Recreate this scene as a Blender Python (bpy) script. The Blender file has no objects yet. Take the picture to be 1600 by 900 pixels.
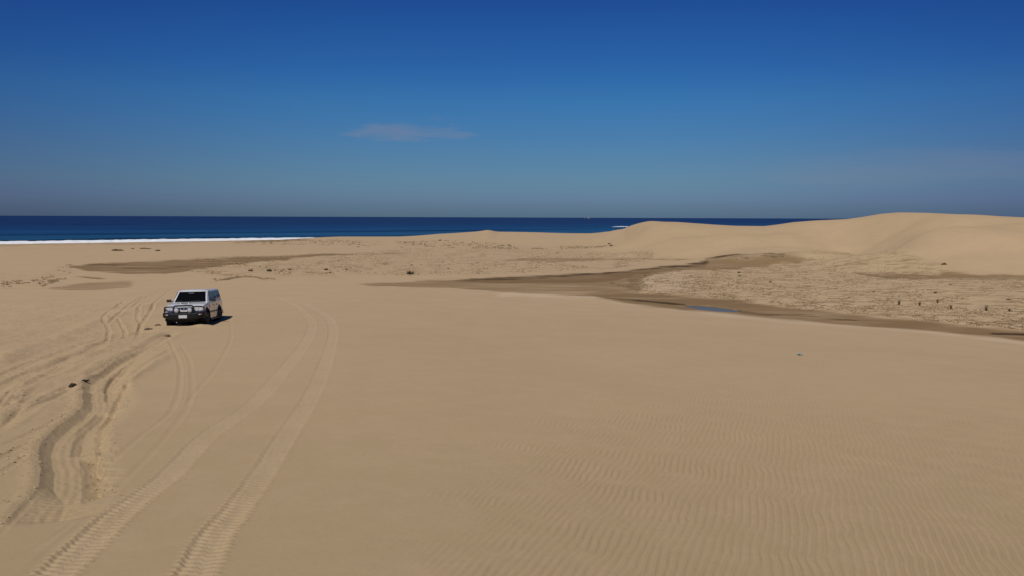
import bpy, bmesh, math, random
import numpy as np
from mathutils import Vector, Matrix, Euler
random.seed(7)
R = math.radians
S = bpy.context.scene
COL = S.collection

# ------------------------------------------------------------------ camera
CAMZ = 12.0
F = 1256.0                      # focal length in units of a 1600 px wide picture
PITCH, ROLL = R(5.03), 0.0037
cd = bpy.data.cameras.new("camera")
cam = bpy.data.objects.new("camera", cd); COL.objects.link(cam)
cd.sensor_width = 36.0; cd.lens = 36.0 * F / 1600.0
cd.clip_start = 0.1; cd.clip_end = 100000.0
CM = Matrix.Rotation(math.pi / 2 - PITCH, 3, 'X') @ Matrix.Rotation(ROLL, 3, 'Z')
cam.matrix_world = Matrix.Translation((0, 0, CAMZ)) @ CM.to_4x4()
S.camera = cam

# ------------------------------------------------------------------ light
SUN_EL = R(56); SUN_AZ = math.atan2(-0.40, -0.92)      # azimuth clockwise from +Y
sundir = Vector((math.sin(SUN_AZ) * math.cos(SUN_EL), math.cos(SUN_AZ) * math.cos(SUN_EL), math.sin(SUN_EL)))
sl = bpy.data.lights.new("sun", 'SUN'); sl.energy = 3.4; sl.angle = R(0.53); sl.color = (1.0, 0.95, 0.88)
sun = bpy.data.objects.new("sun", sl); COL.objects.link(sun)
sun.rotation_euler = (-sundir).to_track_quat('-Z', 'Y').to_euler()
sun.location = (0, 0, 60)
S.view_settings.view_transform = 'Standard'; S.view_settings.look = 'None'
S.view_settings.exposure = -0.08; S.view_settings.gamma = 1.0

# ------------------------------------------------------------------ world
W = bpy.data.worlds.new("World"); S.world = W; W.use_nodes = True
wt = W.node_tree; wn = wt.nodes; wl = wt.links; wn.clear()
def N(nodes, t, **kw):
    n = nodes.new(t)
    for k, v in kw.items(): setattr(n, k, v)
    return n
sky = N(wn, 'ShaderNodeTexSky', sky_type='NISHITA', sun_disc=False)
sky.sun_elevation = SUN_EL; sky.sun_rotation = SUN_AZ
sky.altitude = 0; sky.air_density = 1.0; sky.dust_density = 0.6; sky.ozone_density = 2.0
tc = N(wn, 'ShaderNodeTexCoord'); sp = N(wn, 'ShaderNodeSeparateXYZ')
wl.new(tc.outputs['Generated'], sp.inputs[0])
def math_node(nodes, links, op, a, b=None, c=None, clamp=False):
    n = nodes.new('ShaderNodeMath'); n.operation = op; n.use_clamp = clamp
    for i, v in enumerate((a, b, c)):
        if v is None: continue
        if isinstance(v, (int, float)): n.inputs[i].default_value = v
        else: links.new(v, n.inputs[i])
    return n.outputs[0]
def wm(*a, **k): return math_node(wn, wl, *a, **k)
SKY_STOPS = [  # elevation (deg), multiplier on the sky texture (tuned tint: grey haze band low, overhead dimmed to cut blue fill)
    (0.0, (.262, .442, .80)), (.6, (.264, .440, .81)), (1.24, (.285, .450, .85)), (2.36, (.285, .480, .79)), (4.24, (.255, .475, .78)), (6.4, (.205, .478, .83)),
    (7.97, (.173, .484, .857)), (9.99, (.130, .420, .865)), (12.64, (.108, .362, .83)), (14.68, (.092, .305, .78)), (22, (.11, .33, .75)), (40, (.14, .30, .58))]
elev = wm('MULTIPLY', wm('ARCSINE', sp.outputs['Z']), 180 / math.pi)
er = N(wn, 'ShaderNodeValToRGB'); er.color_ramp.interpolation = 'EASE' if False else 'LINEAR'
wl.new(wm('DIVIDE', elev, 40.0, clamp=True), er.inputs[0])
cr = er.color_ramp
for i, (e, c) in enumerate(SKY_STOPS):
    p = min(1.0, e / 40.0)
    el = cr.elements[i] if i < 2 else cr.elements.new(p)
    el.position = p; el.color = (*c, 1)
mul = N(wn, 'ShaderNodeMixRGB', blend_type='MULTIPLY'); mul.inputs[0].default_value = 1.0
wl.new(sky.outputs[0], mul.inputs[1]); wl.new(er.outputs[0], mul.inputs[2])
# thin cirrus: one small wisp ahead-left, a faint veil low on the right
az = wm('DIVIDE', sp.outputs['X'], wm('MAXIMUM', sp.outputs['Y'], 0.05))
ez = wm('DIVIDE', sp.outputs['Z'], wm('MAXIMUM', sp.outputs['Y'], 0.05))
# the sky deepens a little toward the sides, a lens vignette put into its colour
side = N(wn, 'ShaderNodeMapRange'); side.interpolation_type = 'SMOOTHSTEP'; side.inputs['From Min'].default_value = .12; side.inputs['From Max'].default_value = .80
wl.new(wm('ABSOLUTE', az), side.inputs['Value'])
smul = N(wn, 'ShaderNodeMixRGB', blend_type='MULTIPLY'); wl.new(side.outputs[0], smul.inputs[0]); wl.new(mul.outputs[0], smul.inputs[1]); smul.inputs[2].default_value = (.74, .68, .80, 1)
front = wm('GREATER_THAN', sp.outputs['Y'], 0.3)
def wnoise(sx, sz, scale, detail, rough=0.55, off=0.0):
    cmb = N(wn, 'ShaderNodeCombineXYZ')
    wl.new(wm('MULTIPLY_ADD', az, sx, off), cmb.inputs[0]); wl.new(wm('MULTIPLY', ez, sz), cmb.inputs[1])
    nz = N(wn, 'ShaderNodeTexNoise'); nz.inputs['Scale'].default_value = scale
    nz.inputs['Detail'].default_value = detail; nz.inputs['Roughness'].default_value = rough
    wl.new(cmb.outputs[0], nz.inputs['Vector']); return nz.outputs[0]
def blob(cx, cz, rx, rz, slope=0.0):
    dx = wm('DIVIDE', wm('SUBTRACT', az, cx), rx)
    dz = wm('DIVIDE', wm('SUBTRACT', wm('SUBTRACT', ez, cz), wm('MULTIPLY', wm('SUBTRACT', az, cx), slope)), rz)
    return wm('SUBTRACT', 1.0, wm('SQRT', wm('ADD', wm('MULTIPLY', dx, dx), wm('MULTIPLY', dz, dz))))
def ss(x, a, b):
    n = N(wn, 'ShaderNodeMapRange'); n.interpolation_type = 'SMOOTHSTEP'
    n.inputs['From Min'].default_value = a; n.inputs['From Max'].default_value = b
    wl.new(x, n.inputs['Value']); return n.outputs[0]
n1 = wm('SUBTRACT', wnoise(10, 55, 2.2, 6, 0.62), 0.5)
m1 = ss(wm('ADD', blob(-0.139, 0.1035, 0.088, 0.0125), wm('MULTIPLY', n1, 1.9)), 0.0, 0.75)
m1b = ss(wm('ADD', blob(-0.076, 0.1005, 0.040, 0.007), wm('MULTIPLY', n1, 2.2)), 0.0, 0.8)
m1c = ss(wm('ADD', blob(-0.092, 0.1205, 0.022, 0.0045), wm('MULTIPLY', n1, 1.8)), 0.0, 0.8)
n2 = wm('SUBTRACT', wnoise(3, 34, 2.0, 5, 0.6, 3.0), 0.5)
m2 = ss(wm('ADD', blob(0.50, 0.062, 0.30, 0.030, 0.035), wm('MULTIPLY', n2, 1.6)), -0.1, 1.0)
cl = wm('ADD', wm('MULTIPLY', wm('MAXIMUM', wm('MAXIMUM', m1, wm('MULTIPLY', m1b, 0.7)), wm('MULTIPLY', m1c, 0.22)), 0.42), wm('MULTIPLY', m2, 0.24))
cl = wm('MULTIPLY', cl, front, clamp=True)
cmix = N(wn, 'ShaderNodeMixRGB'); wl.new(cl, cmix.inputs[0]); wl.new(smul.outputs[0], cmix.inputs[1])
cmix.inputs[2].default_value = (2.7, 3.1, 4.3, 1)
bg = N(wn, 'ShaderNodeBackground'); bg.inputs['Strength'].default_value = 0.0775
wo = N(wn, 'ShaderNodeOutputWorld')
wl.new(cmix.outputs[0], bg.inputs[0]); wl.new(bg.outputs[0], wo.inputs[0])

# ------------------------------------------------------------------ numpy helpers
rng = np.random.default_rng(11)
_tab = rng.random((256, 256)).astype(np.float32)
def vnoise(x, y, seed=0):
    x = np.asarray(x, np.float32); y = np.asarray(y, np.float32)
    x = x + seed * 17.31; y = y - seed * 9.77
    xi = np.floor(x); yi = np.floor(y); fx = x - xi; fy = y - yi
    fx = fx * fx * (3 - 2 * fx); fy = fy * fy * (3 - 2 * fy)
    a = xi.astype(np.int32) & 255; b = yi.astype(np.int32) & 255; a1 = (a + 1) & 255; b1 = (b + 1) & 255
    return ((_tab[a, b] * (1 - fx) + _tab[a1, b] * fx) * (1 - fy) + (_tab[a, b1] * (1 - fx) + _tab[a1, b1] * fx) * fy) * 2 - 1
def fbm(x, y, o=4, seed=0, g=0.5):
    s = 0; a = 1; t = 0
    for i in range(o):
        s = s + a * vnoise(x * 2 ** i, y * 2 ** i, seed + i * 3); t += a; a *= g
    return s / t
def sstep(x, a, b):
    t = np.clip((x - a) / (b - a), 0, 1); return t * t * (3 - 2 * t)
CMn = np.array([list(r) for r in CM])
def pdir(px, py):
    v = np.array([(px - 800) / F, (450 - py) / F, -1.0]); return CMn @ v
def ray(px, py):                       # azimuth, tan of depression
    d = pdir(px, py); return math.atan2(d[0], d[1]), -d[2] / math.hypot(d[0], d[1])
def project(x, y, z):
    p = np.stack([x, y, z - CAMZ], -1) @ CMn
    w = -p[..., 2]; w = np.where(w < 0.1, 0.1, w)
    return 800 + F * p[..., 0] / w, 450 - F * p[..., 1] / w
def ray_tab(pts): return np.array([ray(*p) for p in pts])

# ------------------------------------------------------------------ the land as a height function
FLAT = 6.5                              # metres below the camera of the flat behind the dune
def smooth_tab(tab, sig=0.006):
    xs = np.linspace(-0.75, 0.75, 1501); ys = np.interp(xs, tab[:, 0], tab[:, 1])
    k = int(max(1, sig / 0.001)); w = np.exp(-0.5 * (np.arange(-3 * k, 3 * k + 1) / k) ** 2); w /= w.sum()
    ys = np.convolve(np.pad(ys, 3 * k, mode='edge'), w, 'valid'); return xs, ys
# foot of the near dune
ft = ray_tab([(-60, 460), (0, 458), (150, 455), (300, 448), (430, 444), (560, 443), (700, 451), (800, 461), (1000, 479), (1200, 497), (1400, 514), (1600, 534), (1680, 541)])
FOOT = smooth_tab(np.stack([ft[:, 0], FLAT / ft[:, 1]], 1), 0.02)
# foot of the far slopes
rd = ray_tab([(-60, 391), (150, 391), (300, 390), (460, 389), (640, 390), (780, 390), (900, 392), (975, 397), (1050, 405), (1120, 409), (1200, 411), (1270, 410), (1320, 408), (1400, 417), (1450, 426), (1520, 430), (1600, 433), (1680, 435)])
FARF = smooth_tab(np.stack([rd[:, 0], FLAT / rd[:, 1]], 1), 0.012)
# skyline crests: pixel x, y, distance
CR = [(-60, 383.6, 250), (0, 383.4, 250), (150, 380.6, 265), (300, 379.2, 285), (420, 375.6, 300), (460, 373.6, 305), (500, 371.4, 305), (530, 370.4, 305), (625, 371.2, 300),
      (650, 370, 300), (700, 366.2, 290), (737, 363.2, 290), (752, 361.5, 290), (761, 359.6, 290), (768, 360.6, 290), (777, 362.9, 290), (800, 363.3, 288), (834, 364.3, 280),
      (890, 367, 265), (924, 367.4, 250), (950, 363.8, 225), (975, 362, 205), (983, 357.6, 195), (1002, 350.6, 185), (1013, 347.2, 182), (1022, 346.4, 180), (1059, 347.4, 176),
      (1115, 351.9, 172), (1150, 354.0, 170), (1195, 354.6, 168), (1215, 351.8, 166), (1240, 347.4, 165), (1276, 344.7, 163), (1324, 342.6, 162), (1347, 339.4, 160), (1375, 334.4, 158), (1403, 331.8, 155),
      (1445, 332, 152), (1501, 334.4, 150), (1558, 338.6, 148), (1600, 340.2, 146), (1680, 342.5, 146)]
cr_ = ray_tab([(a, b) for a, b, _ in CR])
CRR = smooth_tab(np.stack([cr_[:, 0], np.array([c for *_, c in CR])], 1), 0.012)
CRT = smooth_tab(cr_, 0.0022)
def shore_r(a):
    d = np.cos(a) - 0.83 * np.sin(a); return np.where(d > 0.018, 515 / np.maximum(d, 0.018), 28600.)
def shore_d(x, y): return (y - 515 - 0.83 * x) / 1.2996       # metres seaward of the waterline
def hermite(r, K, D):                    # K, D: list of per-point arrays (distance, drop)
    K = np.stack(np.broadcast_arrays(*K)); D = np.stack(np.broadcast_arrays(*D)); n = len(K)
    s = (D[1:] - D[:-1]) / (K[1:] - K[:-1]); m = np.zeros_like(D)
    for i in range(1, n - 1):
        m[i] = np.where(s[i - 1] * s[i] > 0, 2 * s[i - 1] * s[i] / (s[i - 1] + s[i] + 1e-12), 0)
    out = np.where(r <= K[0], D[0], D[-1])
    for i in range(n - 1):
        h = K[i + 1] - K[i]; t = np.clip((r - K[i]) / h, 0, 1)
        v = (2 * t**3 - 3 * t**2 + 1) * D[i] + (t**3 - 2 * t**2 + t) * h * m[i] + (-2 * t**3 + 3 * t**2) * D[i + 1] + (t**3 - t**2) * h * m[i + 1]
        out = np.where((r > K[i]) & (r <= K[i + 1]), v, out)
    return out
def base_drop(a, r):
    rf = np.interp(a, *FOOT); rfar = np.interp(a, *FARF); rc = np.interp(a, *CRR); tc_ = np.interp(a, *CRT)
    q = np.clip(r / rf, 0, 1)
    near = FLAT - 2.8 * (1 - q) ** 1.15
    rs = shore_r(a); dc = tc_ * rc
    rfar = np.minimum(rfar, rc - 22)
    left = sstep(a, -0.20, -0.32)         # open beach on the left slopes straight to the water
    rb = rc + np.where(rs > 3000, 120, (rs - rc) * 0.5)
    db = np.maximum(dc, 6.5) * (1 - left) + left * (dc + (12 - dc) * 0.52); db = np.maximum(db + 1.6 * (1 - left), dc + 0.8)
    db = np.minimum(db, 10.8)
    land = np.where(rs > 3000, 9.0, 12.0)
    far = hermite(r, [rf, rfar, rfar + (rc - rfar) * 0.5, rc, rb, rs, rs + 60], [FLAT + 0 * rf, FLAT + 0 * rf, FLAT + (dc - FLAT) * 0.48, dc, db, land, land + 2.0])
    return np.where(r < rf, near, far)
def base_z(x, y):
    return CAMZ - base_drop(np.arctan2(x, y), np.hypot(x, y))
def unproj(px, py, n=14):               # pixel of the photograph -> point on the land
    a, t = ray(px, py); rs_ = np.geomspace(6, 600, 260)
    for _ in range(3):
        g_ = base_drop(np.full(len(rs_), a), rs_) - t * rs_; k = np.nonzero(g_ <= 0)[0]; k = max(1, k[0]) if len(k) else len(rs_) - 1
        lo, hi = rs_[k - 1], rs_[k]; rs_ = np.linspace(lo, hi, 9)
    return np.array([hi * math.sin(a), hi * math.cos(a)])

# ------------------------------------------------------------------ wheel tracks in the sand (polylines on the ground)
def spline(P, n=8):
    P = np.array(P); Q = np.vstack([2 * P[0] - P[1], P, 2 * P[-1] - P[-2]]); out = []
    for i in range(1, len(Q) - 2):
        for k in range(n):
            t = k / n; a, b, c, d = Q[i - 1], Q[i], Q[i + 1], Q[i + 2]
            out.append(0.5 * (2 * b + (c - a) * t + (2 * a - 5 * b + 4 * c - d) * t * t + (3 * b - a - 3 * c + d) * t**3))
    out.append(P[-1]); return np.array(out)
def along(X, Y, P, reach):              # per vertex: |offset| signed, arc length, index mask
    lo = P.min(0) - reach; hi = P.max(0) + reach
    idx = np.nonzero((X > lo[0]) & (X < hi[0]) & (Y > lo[1]) & (Y < hi[1]))[0]
    x = X[idx]; y = Y[idx]; best = np.full(len(x), 1e9); sd = np.zeros(len(x)); sl_ = np.zeros(len(x)); acc = 0
    L = np.hypot(*(P[1:] - P[:-1]).T).sum()
    for a, b in zip(P[:-1], P[1:]):
        d = b - a; l = math.hypot(*d)
        if l < 1e-6: continue
        m = np.nonzero((x > min(a[0], b[0]) - reach) & (x < max(a[0], b[0]) + reach) & (y > min(a[1], b[1]) - reach) & (y < max(a[1], b[1]) + reach))[0]
        if len(m):
            ux, uy = d / l; xm = x[m] - a[0]; ym = y[m] - a[1]
            t = np.clip(xm * ux + ym * uy, 0, l); dx = xm - t * ux; dy = ym - t * uy; dd = np.hypot(dx, dy)
            k = dd < best[m]; mk = m[k]; best[mk] = dd[k]
            sd[mk] = np.where(dx * uy - dy * ux > 0, dd, -dd)[k]; sl_[mk] = acc + t[k]
        acc += l
    k = best < reach; return idx[k], sd[k], sl_[k], L
# (kind, half width m, depth m, points on the picture of the place)
TRACKS = [
 ('tread', .20, .024, [(-40, 1010), (15, 960), (60, 921), (88, 895), (140, 845), (195, 795), (262, 745), (325, 682), (395, 632), (444, 578), (468, 548), (481, 527), (487, 507), (477, 492), (464, 480), (450, 472), (430, 464), (405, 458)]),
 ('tread', .20, .024, [(232, 1050), (262, 985), (290, 930), (306, 895), (334, 839), (369, 795), (406, 745), (447, 682), (481, 629), (503, 581), (515, 544), (520, 520), (516, 502), (502, 489), (484, 480), (466, 472), (445, 465)]),
 ('soft', 0.083, 0.0089, [(359, 500), (361, 515), (360, 532), (349, 556), (332, 583), (307, 612), (285, 640)]),
 ('soft', 0.078, 0.0109, [(262, 528), (272, 550), (281, 573), (281, 598), (278, 617), (268, 642), (249, 661), (220, 683), (190, 709), (156, 736), (110, 775)]),
 ('soft', 0.078, 0.0079, [(282, 540), (296, 565), (300, 598), (298, 622), (290, 642), (262, 680), (234, 712), (190, 756), (147, 797), (107, 836), (59, 876), (20, 915)]),
 ('soft', 0.052, 0.0069, [(150, 790), (107, 822), (73, 845), (30, 868), (0, 885), (-30, 905)]),
 ('ridge', .55, .10, [(260, 470), (200, 487), (151, 504), (120, 517), (89, 529), (36, 548), (0, 566), (-50, 590)]),
 ('rut', .30, .09, [(250, 516), (222, 520), (187, 527), (160, 538), (124, 556), (85, 572), (45, 584), (0, 606), (-50, 640)]),
 ('rut', .22, .05, [(200, 520), (150, 534), (110, 546), (60, 565), (0, 590), (-40, 610)]),
 ('rut', .22, .07, [(215, 545), (160, 553), (120, 566), (95, 578), (55, 592), (30, 608), (14, 624), (-10, 650)]),
 ('rut', .34, .12, [(281, 519), (262, 524), (231, 540), (187, 563), (160, 577), (140, 590)]),
 ('rut', .18, .06, [(258, 536), (213, 561), (190, 578), (176, 594), (170, 612)]),
 ('rut', .16, .05, [(272, 545), (240, 563), (205, 587), (184, 602)]),
 ('ridge', .25, .07, [(262, 556), (230, 577), (196, 596), (182, 612)]),
 ('rut', .12, .05, [(244, 470), (240, 477), (231, 494), (221, 508), (217, 520)]),
 ('rut', .12, .04, [(222, 474), (217, 484), (215, 497), (221, 508), (213, 530)]),
 ('rut', .12, .05, [(225, 462), (201, 477), (190, 489), (178, 499), (166, 507), (162, 500), (165, 491), (181, 480), (195, 470)]),
 ('rut', .10, .04, [(166, 507), (170, 517), (168, 529), (163, 537)]),
 ('rut', .10, .04, [(184, 498), (190, 508), (196, 522), (188, 532)]),
 ('rut', .12, .035, [(250, 455), (225, 466), (205, 482)]), ('rut', .12, .035, [(268, 452), (248, 468), (236, 486)]),
 ('rut', .22, .07, [(120, 600), (90, 615), (47, 636), (31, 648), (0, 668), (-30, 684)]),
 ('ridge', .20, .06, [(112, 604), (80, 616), (40, 634), (20, 646)]),
 ('rut', .30, .08, [(70, 610), (40, 622), (15, 636), (0, 652), (-30, 680)]),
 ('ridge', .25, .08, [(60, 585), (40, 600), (20, 622), (5, 645), (-20, 665)]),
 ('rut', .08, .03, [(110, 648), (93, 656), (47, 678), (0, 698), (-30, 712)]),
 ('rut', .08, .035, [(62, 686), (49, 692), (20, 706), (0, 718), (-30, 735)]),
 ('rut', .08, .03, [(58, 706), (30, 722), (0, 740), (-30, 756)]),
 ('soft', 0.052, 0.0099, [(70, 760), (40, 790), (0, 835), (-30, 860)]),
 ('soft', 0.083, 0.0069, [(330, 470), (300, 445), (262, 425)]),
]
PIT_L = [(262, 524), (215, 547), (178, 565), (150, 583), (134, 595), (130, 606), (131, 619), (129, 633), (118, 647), (100, 660), (84, 672), (72, 686), (63, 704), (60, 721), (66, 741), (62, 762), (40, 787), (22, 806), (10, 825)]
STEPS = [  # lip line, width of the sliding face, drop, width of the floor beyond it
 ([(172, 583), (166, 592), (162, 607), (162, 622)], .09, .050, .30, .3), ([(150, 640), (134, 655), (120, 668), (112, 688), (108, 707)], .17, .075, .20, .3),
 ([(122, 711), (124, 724), (127, 745), (127, 762), (124, 779)], .27, .125, .02, .06), ([(192, 600), (181, 616), (172, 632), (163, 648), (152, 662), (147, 680), (146, 700), (148, 712)], .11, .065, .04, .07)]
def lin(x, a, b): return np.clip((x - a) / (b - a), 0, 1)

def displace(X, Y, Z, a, r, px, py):
    D = np.zeros(len(X)); TR = np.zeros(len(X))
    # broad swells
    nr = r < 90
    D += np.where(nr, 0.05 * fbm(X / 9, Y / 9, 2, 5), 0) * sstep(r, 6, 20)
    # drifted sand where many wheels have run
    m = sstep(px, 330, 215) * sstep(py, 452, 480) * sstep(py, 760 - 0 * px, 560) * sstep(r, 90, 60)
    m = m * sstep(px + (py - 500) * 1.1, 330, 240)
    c, s_ = math.cos(R(35)), math.sin(R(35))
    xr = X * c - Y * s_; yr = X * s_ + Y * c
    rough = fbm(X * 1.3, Y * 0.45, 4, 8, .55)
    D += m * (0.075 * rough + 0.02 * fbm(X * 5, Y * 3, 3, 14))
    for kind, hw, dep, pts in TRACKS:
        P = spline([unproj(*p) for p in pts]); reach = hw * 2.6
        i, sd, s, L = along(X, Y, P, reach)
        if len(i) == 0: continue
        end = sstep(s, 0, .8) * sstep(L - s, 0, 1.2) if kind != 'tread' else sstep(L - s, 0, 14) * .92 + .08 * sstep(L - s, 0, 3)
        wob = 1 + (.05 if kind == 'tread' else .15) * vnoise(s * .6, s * 0 + hw * 50, 3)
        if kind == 'tread': wob = wob + .07 * vnoise(s * 8, np.sign(sd) * 5, 16) + .04 * vnoise(s * 21, np.sign(sd) * 5, 19)
        q = sd / (hw * wob)
        if kind == 'tread':
            inside = sstep(np.abs(q), 1.22, .78)
            berm = np.exp(-((np.abs(q) - 1.25) / .22) ** 2)
            near = sstep(Y[i], 30, 12)
            jit = .10 * vnoise(s * 3, q * 2, 6)
            # chevron tread blocks with a shoulder block row each side
            ph = (s + .09 * np.abs(q) * np.sign(q) * 0 + .06 * q) / .125 + jit * 2
            bl = .5 + .5 * np.sin(2 * np.pi * ph + np.where(q > 0, 1.9, 0))
            sh = sstep(np.abs(q), .22, .55)
            d = -dep * inside * (1 - .60 * near * bl * (0.35 + .65 * sh)) + .24 * dep * berm * (1 + .8 * near * np.sin(2 * np.pi * ph * .97 + 1) + .5 * vnoise(s * 7, q * 3, 9))
            d += dep * .18 * inside * vnoise(s * 6, q * 3, 4)
            v = d * end * (.5 + .5 * sstep(Y[i], 24, 13)) * (1 + .35 * vnoise(s * .45, s * 0, 27) + .2 * vnoise(s * 2.2, q, 28)); TR[i] = np.maximum(TR[i], inside * end)
        elif kind == 'soft':
            v = (-dep * np.exp(-(q / .8) ** 2) + .35 * dep * np.exp(-((np.abs(q) - 1.35) / .4) ** 2)) * end
        elif kind == 'ridge':
            v = dep * np.exp(-(q * 1.1) ** 2) * end * (1 + .3 * vnoise(s * 1.7, q, 12))
        else:
            v = .8 * (-dep * sstep(np.abs(q), 1.3, .35) + .25 * dep * np.exp(-((np.abs(q) - 1.5) / .38) ** 2)) * end * (1 + .25 * vnoise(s * .9, q, 15)) + (.0045 * np.sin(q * 8.5 + .8 * vnoise(s * .7, q, 17)) * sstep(np.abs(q), 1.3, .9) + .005 * vnoise(X[i] * 14, Y[i] * 14, 18) * sstep(np.abs(q), 2, 1.2)) * end * sstep(r[i], 55, 30)
        D[i] += v
    # the two deep bogged ruts
    P = spline([unproj(*p) for p in PIT_L]); i, sd, s, L = along(X, Y, P, 1.7); m_ = -sd     # m_: metres to the right of the rut's left lip
    e = sstep(s, 0, 9) * sstep(L - s, -.02, .30)
    m_ = m_ + .03 * vnoise(s * 2.2, s * 0, 21); ww = .19 + .40 * sstep(L - s, 2.2, .6)
    v = -.115 * e * np.minimum(lin(m_, -.01, ww), sstep(m_, 1.3, .55)) + .035 * e * np.exp(-((m_ + .13) / .13) ** 2) + .006 * e * sstep(np.abs(m_ - .4), .9, .6) * vnoise(X[i] * 16, Y[i] * 16, 23)
    v += .0035 * e * np.sin(m_ * 42 + .5 * vnoise(s * 1.4, m_, 4)) * sstep(m_, .2, .3) * sstep(m_, .75, .6)
    v += .010 * e * np.sin(s * 2 * np.pi / .15 + m_ * 3) * sstep(L - s, 1.8, 1.2) * sstep(L - s, .1, .4) * sstep(m_, .05, .25) * sstep(m_, .8, .6)
    D[i] += v
    for pts, wd, dr, fl, rt in STEPS:
        P = spline([unproj(*p) for p in pts]); i, sd, s, L = along(X, Y, P, 1.0); m_ = -sd + .022 * vnoise(s * 3.5, s * 0, 33)
        e = lin(s, 0, .12) * lin(L - s, 0, .08); rub = vnoise(X[i] * 7, Y[i] * 7, 2) + .6 * vnoise(X[i] * 15, Y[i] * 15, 5)
        edge = wd + fl + (.07 * vnoise(s * 4.5, s * 0, 36) + .03 * rub if rt < .1 else 0)
        D[i] += -dr * e * np.minimum(lin(m_, 0, wd), 1 - lin(m_, edge, edge + rt)) * (1 + .12 * rub * (rt < .1)) + .016 * e * (rt < .1) * sstep(m_, edge, edge + .08) * sstep(m_, edge + .3, edge + .12) * (.5 + rub)
    # sand thrown up round the bogged car
    for (cx, cy, rx, ry, h) in MOUNDS:
        D += h * np.exp(-((X - cx) / rx) ** 2 - ((Y - cy) / ry) ** 2) * (1 + .25 * vnoise(X * 3, Y * 3, 7))
    # wind ripples
    c, s_ = math.cos(R(19)), math.sin(R(19))
    u = X * c - Y * s_; v = X * s_ + Y * c
    wx = .052 * vnoise(u * .8, v * .9, 41) + .034 * vnoise(u * 2.2, v * 2.0, 42) +   .22 * vnoise(u * .12, v * .13, 43) + .010 * vnoise(u * 6, v * 4, 47)
    ph = (u + wx) / .117
    ph = ph + .22 * vnoise(u * 1.3, v * 1.2, 44)
    rip = .9 - 2.1 * np.abs(np.sin(np.pi * ph)) ** .85 + .25 * np.sin(2 * np.pi * ph + 1.2)
    ma = sstep(px + .55 * (py - 600), 700, 1060) * sstep(py, 560, 660) * .95 + .18 * sstep(px, 430, 700) * sstep(py, 640, 760)
    ma = np.clip(ma, 0, 1) * (.9 + .14 * vnoise(X * .35, Y * .35, 45)) * sstep(r, 44, 18)
    ma = ma * (1 - TR)
    D += .0100 * ma * rip
    D += .004 * fbm(X * 3, Y * 3, 3, 48) * sstep(r, 40, 20)
    return D, TR

def band(px, py, pts, soft=2.0, n=None, amp=0.0):
    p = np.array(pts, float); t = np.interp(px, p[:, 0], p[:, 1]); b = np.interp(px, p[:, 0], p[:, 2])
    yy = py + (amp * n if n is not None else 0)
    inx = sstep(px, p[0, 0] - 12, p[0, 0] + 6) * sstep(px, p[-1, 0] + 12, p[-1, 0] - 6)
    return sstep(yy, t - soft * .5, t + soft * .5) * sstep(yy, b + soft * .5, b - soft * .5) * inx
WET = [([(560, 443, 444), (620, 440, 446), (700, 436.5, 450), (760, 434, 455), (860, 430, 460), (940, 426, 464), (985, 422, 466), (1000, 424, 468)], 2.5, .42),
       ([(680, 438, 440), (740, 435, 442), (800, 432, 445), (860, 430, 445), (920, 427, 443), (985, 422, 434), (1040, 417, 424), (1110, 411, 416)], 6.5, .56),
       ([(985, 422, 440), (1030, 416.5, 427), (1080, 411.5, 423), (1120, 410, 421), (1200, 409.5, 417), (1250, 412, 415)], 2.5, .45),
       ([(905, 457, 458.5), (935, 452, 464), (960, 449, 470), (1000, 456, 477), (1070, 462, 485), (1150, 470, 491), (1250, 481, 501), (1400, 497, 513), (1500, 507, 522), (1620, 518, 534)], 7, .52),
       ([(105, 416, 417), (140, 412, 423), (200, 408.5, 428), (260, 407, 427), (330, 404, 419), (400, 401, 409), (480, 398, 402), (560, 395.5, 398), (640, 394, 396)], 3.0, .50),
       ([(75, 450, 451), (110, 445, 452), (150, 441, 452), (205, 439.5, 448)], 2.0, .36),
       ([(120, 432, 433.5), (160, 433.5, 436)], 1.0, .5),
       ([(790, 406, 408), (850, 404, 409), (900, 402.5, 407), (1000, 403.5, 406), (1080, 405, 407)], 1.8, .35),
       ([(1335, 427, 429), (1380, 429, 434), (1450, 430, 436), (1520, 430, 436), (1620, 433, 438)], 2.2, .45),
       ([(370, 379, 380), (395, 375.5, 379), (440, 374, 377), (480, 373, 375)], 1.5, .55),
       ([(-50, 382, 384.5), (200, 379.5, 381.5), (440, 375, 376)], 1.5, .30)]
DARK = [([(688, 437.5, 439), (740, 434.5, 438), (800, 431.5, 436.5), (850, 429.5, 434.5), (880, 429, 432.5), (930, 426, 428.5), (985, 421.5, 424.5), (1030, 415.5, 419.5), (1080, 411, 416.5), (1105, 410, 414)], 2.6, .70),
        ([(1100, 408.5, 411), (1180, 409, 411), (1230, 411, 412)], 1.2, .6),
        ([(945, 463, 465), (990, 467, 470), (1050, 472, 476), (1070, 474.5, 478)], 1.6, .7),
        ([(1150, 483, 487), (1200, 488.5, 492.5), (1270, 493, 497), (1340, 499, 501)], 2.0, .65),
        ([(1340, 499, 502), (1400, 505, 509), (1480, 512, 517), (1560, 518, 522)], 4.0, .22),
        ([(1550, 518, 521), (1620, 519.5, 523.5)], 1.4, .9),
        ([(1240, 489.5, 491), (1275, 491, 493)], 1.0, .8),
        ([(1378, 432, 434.5), (1405, 433, 435), (1460, 434.5, 436), (1520, 436, 437), (1620, 438, 440)], 1.4, .6),
        ([(130, 412, 414.5), (180, 411.5, 414), (200, 411, 413)], 1.6, .5), ([(190, 416, 419), (240, 415, 423), (300, 411, 417)], 4.0, .45),
        ([(350, 437, 438), (375, 431.5, 434.5), (390, 430.5, 433), (400, 431.5, 434), (415, 436, 438.5)], 1.5, .55)]
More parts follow.
